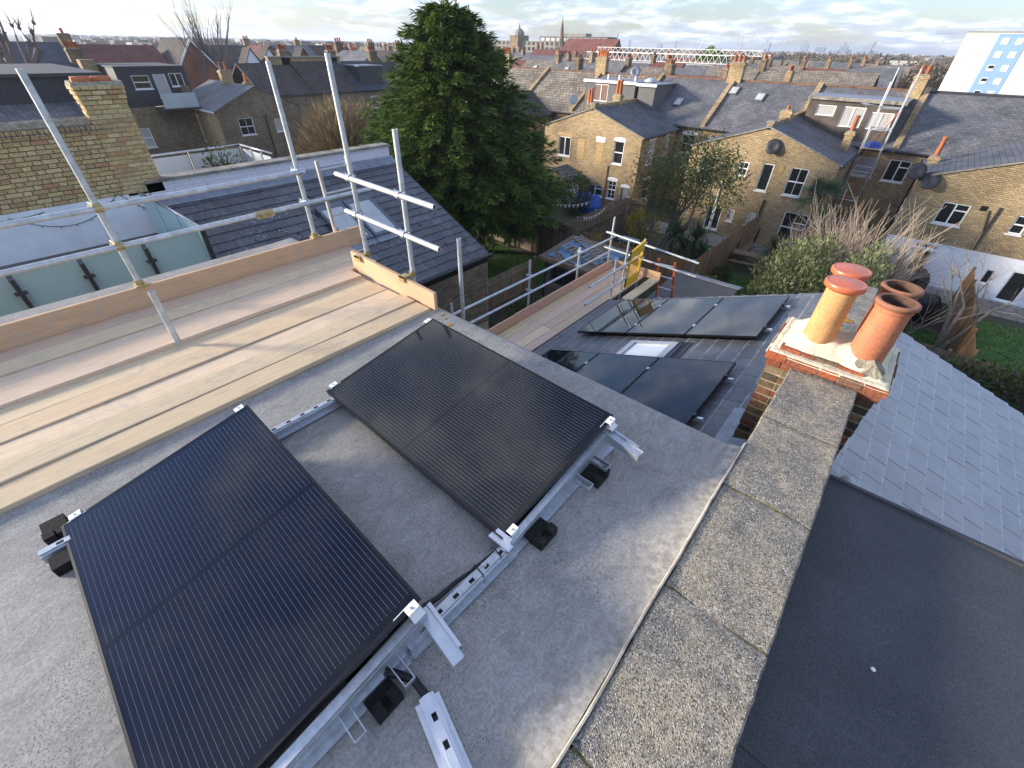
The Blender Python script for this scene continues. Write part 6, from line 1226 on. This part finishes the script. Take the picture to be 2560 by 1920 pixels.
def gabled(name, x, y, wx, wy, ze, zr, ax, wm, rm, label, group=None, cat='house', chim=0, wins=0, cpot=3, trim=False, chs=1.):
    t = thing(name, (x, y, G), label, cat, group); x0, x1, y0, y1 = x-wx/2, x+wx/2, y-wy/2, y+wy/2
    bx('wall', mt[wm], t, x0, x1, y0, y1, G-1, ze)
    if ax == 'x':      # ridge along x
        MB().prism([(x0+.05, y0, ze), (x0+.05, y1, ze), (x0+.05, y, zr-.1)], (wx-.1, 0, 0)).build('gable', mt[wm], t)
        MB().prism([(x0-.1, y0-.3, ze-.1), (x0-.1, y, zr), (x0-.1, y1+.3, ze-.1), (x0-.1, y1+.3, ze-.2), (x0-.1, y, zr-.14), (x0-.1, y0-.3, ze-.2)], (wx+.2, 0, 0)).build('roof', mt[rm], t)
    else:
        MB().prism([(x0, y0+.05, ze), (x1, y0+.05, ze), (x, y0+.05, zr-.1)], (0, wy-.1, 0)).build('gable', mt[wm], t)
        MB().prism([(x0-.3, y0-.1, ze-.1), (x, y0-.1, zr), (x1+.3, y0-.1, ze-.1), (x1+.3, y0-.1, ze-.2), (x, y0-.1, zr-.14), (x0-.3, y0-.1, ze-.2)], (0, wy+.2, 0)).build('roof', mt[rm], t)
    if chim: chimney('chimney_stack', t, x0+.2 if ax == 'x' else x, y if ax == 'x' else y0+.2, .55*chs, 1.1*chs, zr-1.2, zr+.9*chs, cpot, 'brick_far', ph=.45*chs, pr_=.13*chs, along='y' if ax == 'x' else 'x')
    F = Fy(y0-.01) if True else None
    for i in range(wins): u = x0+wx*(i+.5)/wins; window(t, Fy(y0), u-.4, u+.4, ze-1.9, ze-.7, 'h', 'curtain' if i % 2 else 'glass', 'white', False, None, -.01)
    return t
# red brick and red roofed houses behind
t = gabled('house', -79, 12.0, 9, 6.0, -3.3, -.75, 'y', 'brick_red', 'slate_blue_y', 'red brick gabled house with blue-grey slate roof at far left', chim=1)
t = gabled('house', -78, 19.0, 8, 8.5, -3.2, -.9, 'y', 'brick_red', 'tile_red_y', 'house with long plain red tiled roof at left', chim=1, cpot=5)
t = gabled('house', -76, 25.3, 9, 4.4, -3.0, -.2, 'x', 'brick_red', 'tile_dark_y', 'red brick gable with white bargeboards left of the fan-shaped tree'); MB().prism([(-71.4, 22.9, -3.1), (-71.4, 25.3, -.15), (-71.4, 27.7, -3.1), (-71.4, 27.5, -3.1), (-71.4, 25.3, -.42), (-71.4, 23.1, -3.1)], (.08, 0, 0)).build('bargeboard', mt['white'], t)
# ================================================================ FAR STREETS: rows of terraces in perspective
rows = [(58, -2.4, 'slate'), (71, -1.9, 'mix'), (92, -2.2, 'mix'), (106, -2.1, 'mix'), (128, -2.4, 'mix'), (146, -2.0, 'mix'), (172, -2.2, 'mix')]
NUM = 'first second third fourth fifth sixth seventh eighth ninth tenth eleventh twelfth thirteenth fourteenth fifteenth sixteenth seventeenth eighteenth nineteenth twentieth'.split(); NUM += ['twenty-'+w_ for w_ in NUM[:9]]+['thirtieth']+['thirty-'+w_ for w_ in NUM[:9]]
labs = ['distant terrace house with %s roof in the rows beyond the opposite terrace', 'very distant terrace house with %s roof near the horizon']
rms = [('slate_x', 'slate grey'), ('slate_x2', 'pale grey'), ('tile_x', 'brown tiled'), ('tile_red', 'red tiled')]
for ri, (y, zr, _) in enumerate(rows):
    w_ = 6.2 if y < 100 else 9.5; x = -7 if y < 100 else -9; xl = -1.45*y-12; hk = 0
    while x > xl:
        if not (y > 95 and -110 < x < -25 and 106 < y < 108):
            rm, rn = rms[random.choice((0, 0, 1, 1, 2, 2, 3))]; zz_ = zr+random.uniform(-.25, .25); hk += 1
            t = gabled('terrace_house', x-w_/2, y, w_, 8.5, zz_-2.6, zz_, 'x', 'brick_far', rm, '%s roofed terrace house, %s from right in the %s row beyond opposite terrace' % (rn, NUM[min(hk-1, 38)], NUM[ri]), 'distant %s terrace houses%s' % (rn, '' if y < 100 else ' near the horizon'), chim=random.random() < .6, cpot=random.choice((2, 3, 4)), chs=1. if y < 100 else 1.2)
            if y < 75 and random.random() < .45:
                f = lambda X, Y, h: V((X, Y, zz_-2.7+2.7*(Y-(y-4.55))/4.55))+V((0, -.5, .85))*h
                o = roofbox(MB(), x-w_*.6, x-w_*.6+.8, y-2.4, y-1.2, 0, .1, f).build('roof_window', mt['vframe'], t); roofbox(MB(), x-w_*.6+.1, x-w_*.6+.7, y-2.3, y-1.3, .1, .11, f).build('pane', mt['paleglass'], o)
        x -= w_
for i in range(6): gabled('terrace_house', -66-2.2*i, 44+7*i, 8, 6.5, -3.6+.1*i, -1.1, 'x', 'brick_far', 'tile_dark_y' if i % 2 else 'slate_x', 'distant gabled house with %s roof behind the scaffold poles, %s from the left' % ('dark tiled' if i % 2 else 'slate', NUM[i]), 'distant gabled houses behind the poles', chim=1)
for i in range(14): gabled('terrace_house', -95-6*(i % 5), 38+9*i, 9, 8, -3.6, -1.0, random.choice('xy'), 'brick_far', random.choice(('tile_dark_y', 'tile_red_y', 'slate_x')), 'far house on the left horizon beyond the bare trees, %s from the left' % NUM[i], 'far houses on the left horizon', chim=i % 2)
for i in range(4): gabled('house', -74.5, 33.0+2.5*i, 2.0, 2.2, -3.0, -.95+.1*(i % 2), 'x', 'render_white' if i < 2 else 'brick_red', 'tile_dark_y', 'small steep %s gable in the row left of the tall poles, %s from left' % ('white' if i < 2 else 'red brick', NUM[i]), 'steep little gables on the left')
# ================================================================ LANDMARKS
cb = thing('church', (-95, 148, G), 'red roofed church with slender spire on the horizon right of the conifer', 'church')
bx('nave', mt['brick_red'], cb, -104, -85.5, 144, 158, G, -5); MB().prism([(-104.5, 143.5, -5.2), (-103.5, 151, 1.9), (-104.5, 158.5, -5.2)], (19, 0, 0)).build('roof', mt['tile_red'], cb)
MB().box(-106.6, -104.6, 149, 151, G, 0).lathe((-105.6, 150, 0), [(1.1, 0), (.95, .8), (0, 7.6)], 8).build('spire', mt['brick_dark'], cb); MB().path([(-85.4, 151, 1.8), (-85.4, 151, 3.4)], .12, 5).build('finial', mt['stone'], cb)
ws = thing('temporary_roof', (-47, 100, G), 'white lattice scaffold roof over a building site below the church', 'scaffold')
mt['whitesteel'] = mat_plain('white_lattice_steel', (.74,.73,.70), .5, var=.05, bmp=0)
def truss(y, x0, x1, z0, z1, n):
    mb = MB(); mb.path([(x0, y, z0), (x1, y, z0)], .06, 4).path([(x0, y, z1), (x1, y, z1)], .06, 4)
    for i in range(n): a = x0+(x1-x0)*i/n; b = x0+(x1-x0)*(i+1)/n; m_ = (a+b)/2; mb.path([(a, y, z0), (m_, y, z1)], .04, 4).path([(m_, y, z1), (b, y, z0)], .04, 4)
    mb.build('truss', mt['whitesteel'], ws)
truss(99, -63, -33, -2.1, -.9, 26); truss(100.5, -62, -35, -3.0, -2.4, 30); truss(108, -66, -30, -.9, -.1, 26)
for i in range(14): MB().path([(-63.5+2.45*i, 99.2, G), (-63.5+2.45*i, 99.2, -1.9)], .07, 4).build('upright', mt['alu'], ws)
bx('sheeting', mt['render_grey'], ws, -63, -32, 101, 106, G, -3.3)
for i in range(7): MB().path([(-45+3*i+random.uniform(-1, 1), 109, -.5), (-44.4+3*i, 109, 3.2+random.uniform(-1, 1))], .07, 4).build('jib', mt['alu'], ws)
tb = thing('tower_block', (3, 125, G), 'white tower block with pale blue window strip at the right edge', 'tower block')
mt['cream'] = mat_plain('cream_panels', (.74,.70,.62), .8, var=.04, sc=.5, bmp=0); mt['skyblue'] = mat_plain('pale_blue_panels', (.23,.36,.64), .7, var=.04, sc=.5, bmp=0); mt['litwin'] = mat_plain('pale_window_blind', (.68,.62,.45), .4, var=.1, bmp=0)
bx('wall', mt['cream'], tb, -2.1, 11, 120, 132, G, 3.0); bx('blue_strip', mt['skyblue'], tb, 2.05, 5.9, 119.93, 120.05, G, 2.85); bx('roof_parapet', mt['stone'], tb, -2.2, 11.1, 119.9, 132, 3.0, 3.12); bx('lift_room', mt['cream'], tb, 6.2, 11, 123, 129, 3.1, 4.6)
for r in range(5):
    for c_ in (0, 1):
        u = 2.75+1.75*c_+.02*r; z = 1.5-1.75*r; o = MB().box(u, u+.85, 119.88, 119.96, z, z+.8).build('window', mt['white'], tb); MB().box(u+.07, u+.78, 119.865, 119.95, z+.07+(.25 if r > 1 else 0), z+.73).build('pane', mt['litwin' if r < 2 or c_ else 'glass'], o)
hs = thing('hospital_building', (-165, 205, G), 'long grey building with domed tower just right of the conifer top', 'building'); bx('block', mt['stone'], hs, -185, -140, 200, 212, G, 1.4); bx('tower', mt['brick_far'], hs, -169, -164, 198, 206, G, 3.4); MB().lathe((-166.5, 202, 3.4), [(2.3, 0), (2.2, 1.2), (1.4, 2.2), (.4, 2.7), (.1, 4.5)], 10).build('dome', mt['stone'], hs)
for i in range(16):
    for z in (-2, 0): bx('window', mt['glass'], hs, -183+2.6*i, -181.6+2.6*i, 199.9, 200.1, z, z+1.2) if not -171 < -182+2.6*i < -162 else None
of = thing('office_block', (-172, 260, G), 'dark flat-roofed office block on the left horizon', 'building'); bx('block', mt['dark'], of, -195, -150, 255, 265, G, 4.0); bx('plant_room', mt['stone'], of, -180, -165, 257, 263, 4.0, 5.4)
for i in range(12):
    for z in (-3, -.4, 2.0): bx('window', mt['curtain'], of, -194+3.7*i, -191.4+3.7*i, 254.9, 255.05, z, z+1.3)
mt['city'] = mat_plain('glass_tower', (.22,.26,.32), .4, var=.15, sc=.01, bmp=0, objrand=.35)
city = [(1690, 103, 8, 20), (1575, 100, 6, 12), (1917, 107, 24, 34), (1900, 122, 30, 16), (2014, 112, 20, 30), (2053, 118, 26, 18), (2085, 126, 24, 14), (2112, 116, 22, 34), (2126, 124, 10, 20), (2138, 126, 12, 14), (2163, 110, 38, 42), (2184, 127, 26, 18), (2095, 133, 60, 10), (2320, 142, 34, 14), (1650, 108, 14, 10), (1955, 128, 40, 10)]
def pxdir(px, py):
    a = (px-1280)/1083; b = -(py-960)/1083; return r2*a+u2*b+fw
for k, (px, py, wp, hp) in enumerate(city):
    d = pxdir(px, py); s = 1900/sqrt(d.x**2+d.y**2); c = d*s; mpp = s/1083*1.0; wd = wp*mpp*.8
    t_ = MB(); x0, x1, y0, y1 = c.x-wd/2, c.x+wd/2, c.y-wd/3, c.y+wd/3
    if k == 10: t_.add([(x0, y0, G), (x1, y0, G), (x1, y1, G), (x0, y1, G), (x0+wd*.45, y0, c.z-14), (x1+wd*.2, y0, c.z+6), (x1+wd*.2, y1, c.z+6), (x0+wd*.45, y1, c.z-14)], [(3,2,1,0),(4,5,6,7),(0,1,5,4),(1,2,6,5),(2,3,7,6),(3,0,4,7)])
    else: t_.box(x0, x1, y0, y1, G, c.z)
    if k in (2, 4, 7): t_.box(c.x-wd*.1, c.x+wd*.1, c.y-wd*.1, c.y+wd*.1, c.z, c.z+hp*mpp*.25)
    t_.build('skyscraper', mt['city'], label='%s on the hazy city skyline at right' % (['slim lone tower', 'short tower', 'tall dark tower', 'low wide block', 'stepped tower', 'broad mid-height block', 'low block', 'rounded tall tower', 'thin needle tower', 'thin short tower', 'largest slant-topped tower', 'dark stubby tower', 'long low slab', 'isolated low tower', 'tiny far tower', 'long low building'][k]), cat='skyscraper')
# distant woods and rooftops on the horizon: masses nobody could count
random.seed(9); mb = MB(); mg = MB()
def wood(mb, x, y, h, r, n=46):
    for i in range(n):
        v = rv(); p = V((x+v.x*r*.6, y+v.y*r*.6, G+h*.25)); q = V((x+v.x*r, y+v.y*r, G+h*(.62+.38*random.random())*(1-.35*(v.x*v.x+v.y*v.y)))); w_ = .05+y*.0011; s = V((w_, w_*.5, 0)); mb.add([p-s, p+s, q], [(0, 1, 2)])
        for k in range(3): leaf(mb, p.lerp(q, random.uniform(.5, 1)), rv()+V((0, 0, .5)), h*.16, .06+y*.0012)
for i in range(420):
    d = random.uniform(120, 620); a = random.choice((random.uniform(-.62, .05), random.uniform(-1.3, .05))); x, y = d*sin(a), d*cos(a)
    if abs(x) < 25 and d < 160 and x > -8: continue
    if y < 30: continue
    wood(mb, x, y, random.uniform(5.2, 8.4)*(1+d/3000), random.uniform(3, 6)*(1+d/700))
mb.build('winter_wood', leafmat('far_winter_trees', [(.075,.06,.04), (.12,.095,.06), (.17,.13,.08)], .08, .95, .0), kind='stuff', label='brown leafless trees massed along the horizon', cat='trees')
for i in range(60):
    d = random.uniform(160, 500); a = random.uniform(-1.2, -.05); wood(mg, d*sin(a), d*cos(a), random.uniform(5, 7.5), random.uniform(3, 6), 60)
mg.build('evergreen_wood', mt['l_dark'], kind='stuff', label='dark evergreen trees scattered along the horizon', cat='trees')
shrub('conifer_tree', (-43, 118, -3.6), (3.2, 3.2, 3.6), 1500, 'l_con', 'small rounded evergreen by the white lattice roof', 'tree', 1, l=.7, w_=.2)
baretree('bare_tree', (-99, 141), [(random.uniform(-.3, .3), random.uniform(-.3, .3), 1) for i in range(5)], 5.8, .22, 3, 'twig_dk', 'bare tree standing in front of the church roof', spread=.4, gr=.12)
mb = MB(); mw_ = MB()
for i in range(1500):
    d = random.uniform(260, 1700); a = random.uniform(-1.42, .12); x, y = d*sin(a), d*cos(a); z0 = G+max(0, (d-300)*.0008); wd = random.uniform(5, 11); hh = min(random.uniform(4.5, 7.5)*(1.5 if random.random() < .05 else 1), 8.6-(z0-G)*.5)
    (mb if random.random() < .8 else mw_).box(x-wd/2, x+wd/2, y-wd/2, y+wd/2, z0-3, z0+hh)
mb.build('far_roofs', mat_plain('far_town', (.13,.105,.085), .9, var=.55, sc=.03, bmp=0), kind='stuff', label='sea of distant rooftops below the horizon', cat='rooftops'); mw_.build('far_pale_walls', mat_plain('far_pale_walls', (.45,.43,.40), .9, var=.3, sc=.03, bmp=0), kind='stuff', label='scattered pale walls among the distant rooftops', cat='rooftops')

# ================================================================ HAZE
hm = bpy.data.materials.new('haze'); hm.use_nodes = True; ht = hm.node_tree; ht.nodes.clear()
pv = N('ShaderNodeVolumePrincipled', ht); pv.inputs['Color'].default_value = (.80, .88, 1, 1); pv.inputs['Density'].default_value = .00034; pv.inputs['Anisotropy'].default_value = .3
ho = N('ShaderNodeOutputMaterial', ht); ht.links.new(pv.outputs[0], ho.inputs['Volume'])
bx('haze', hm, None, -6200, 6200, -6200, 6250, -11, 30, kind='stuff', label='thin pale haze over the distant town', cat='haze')
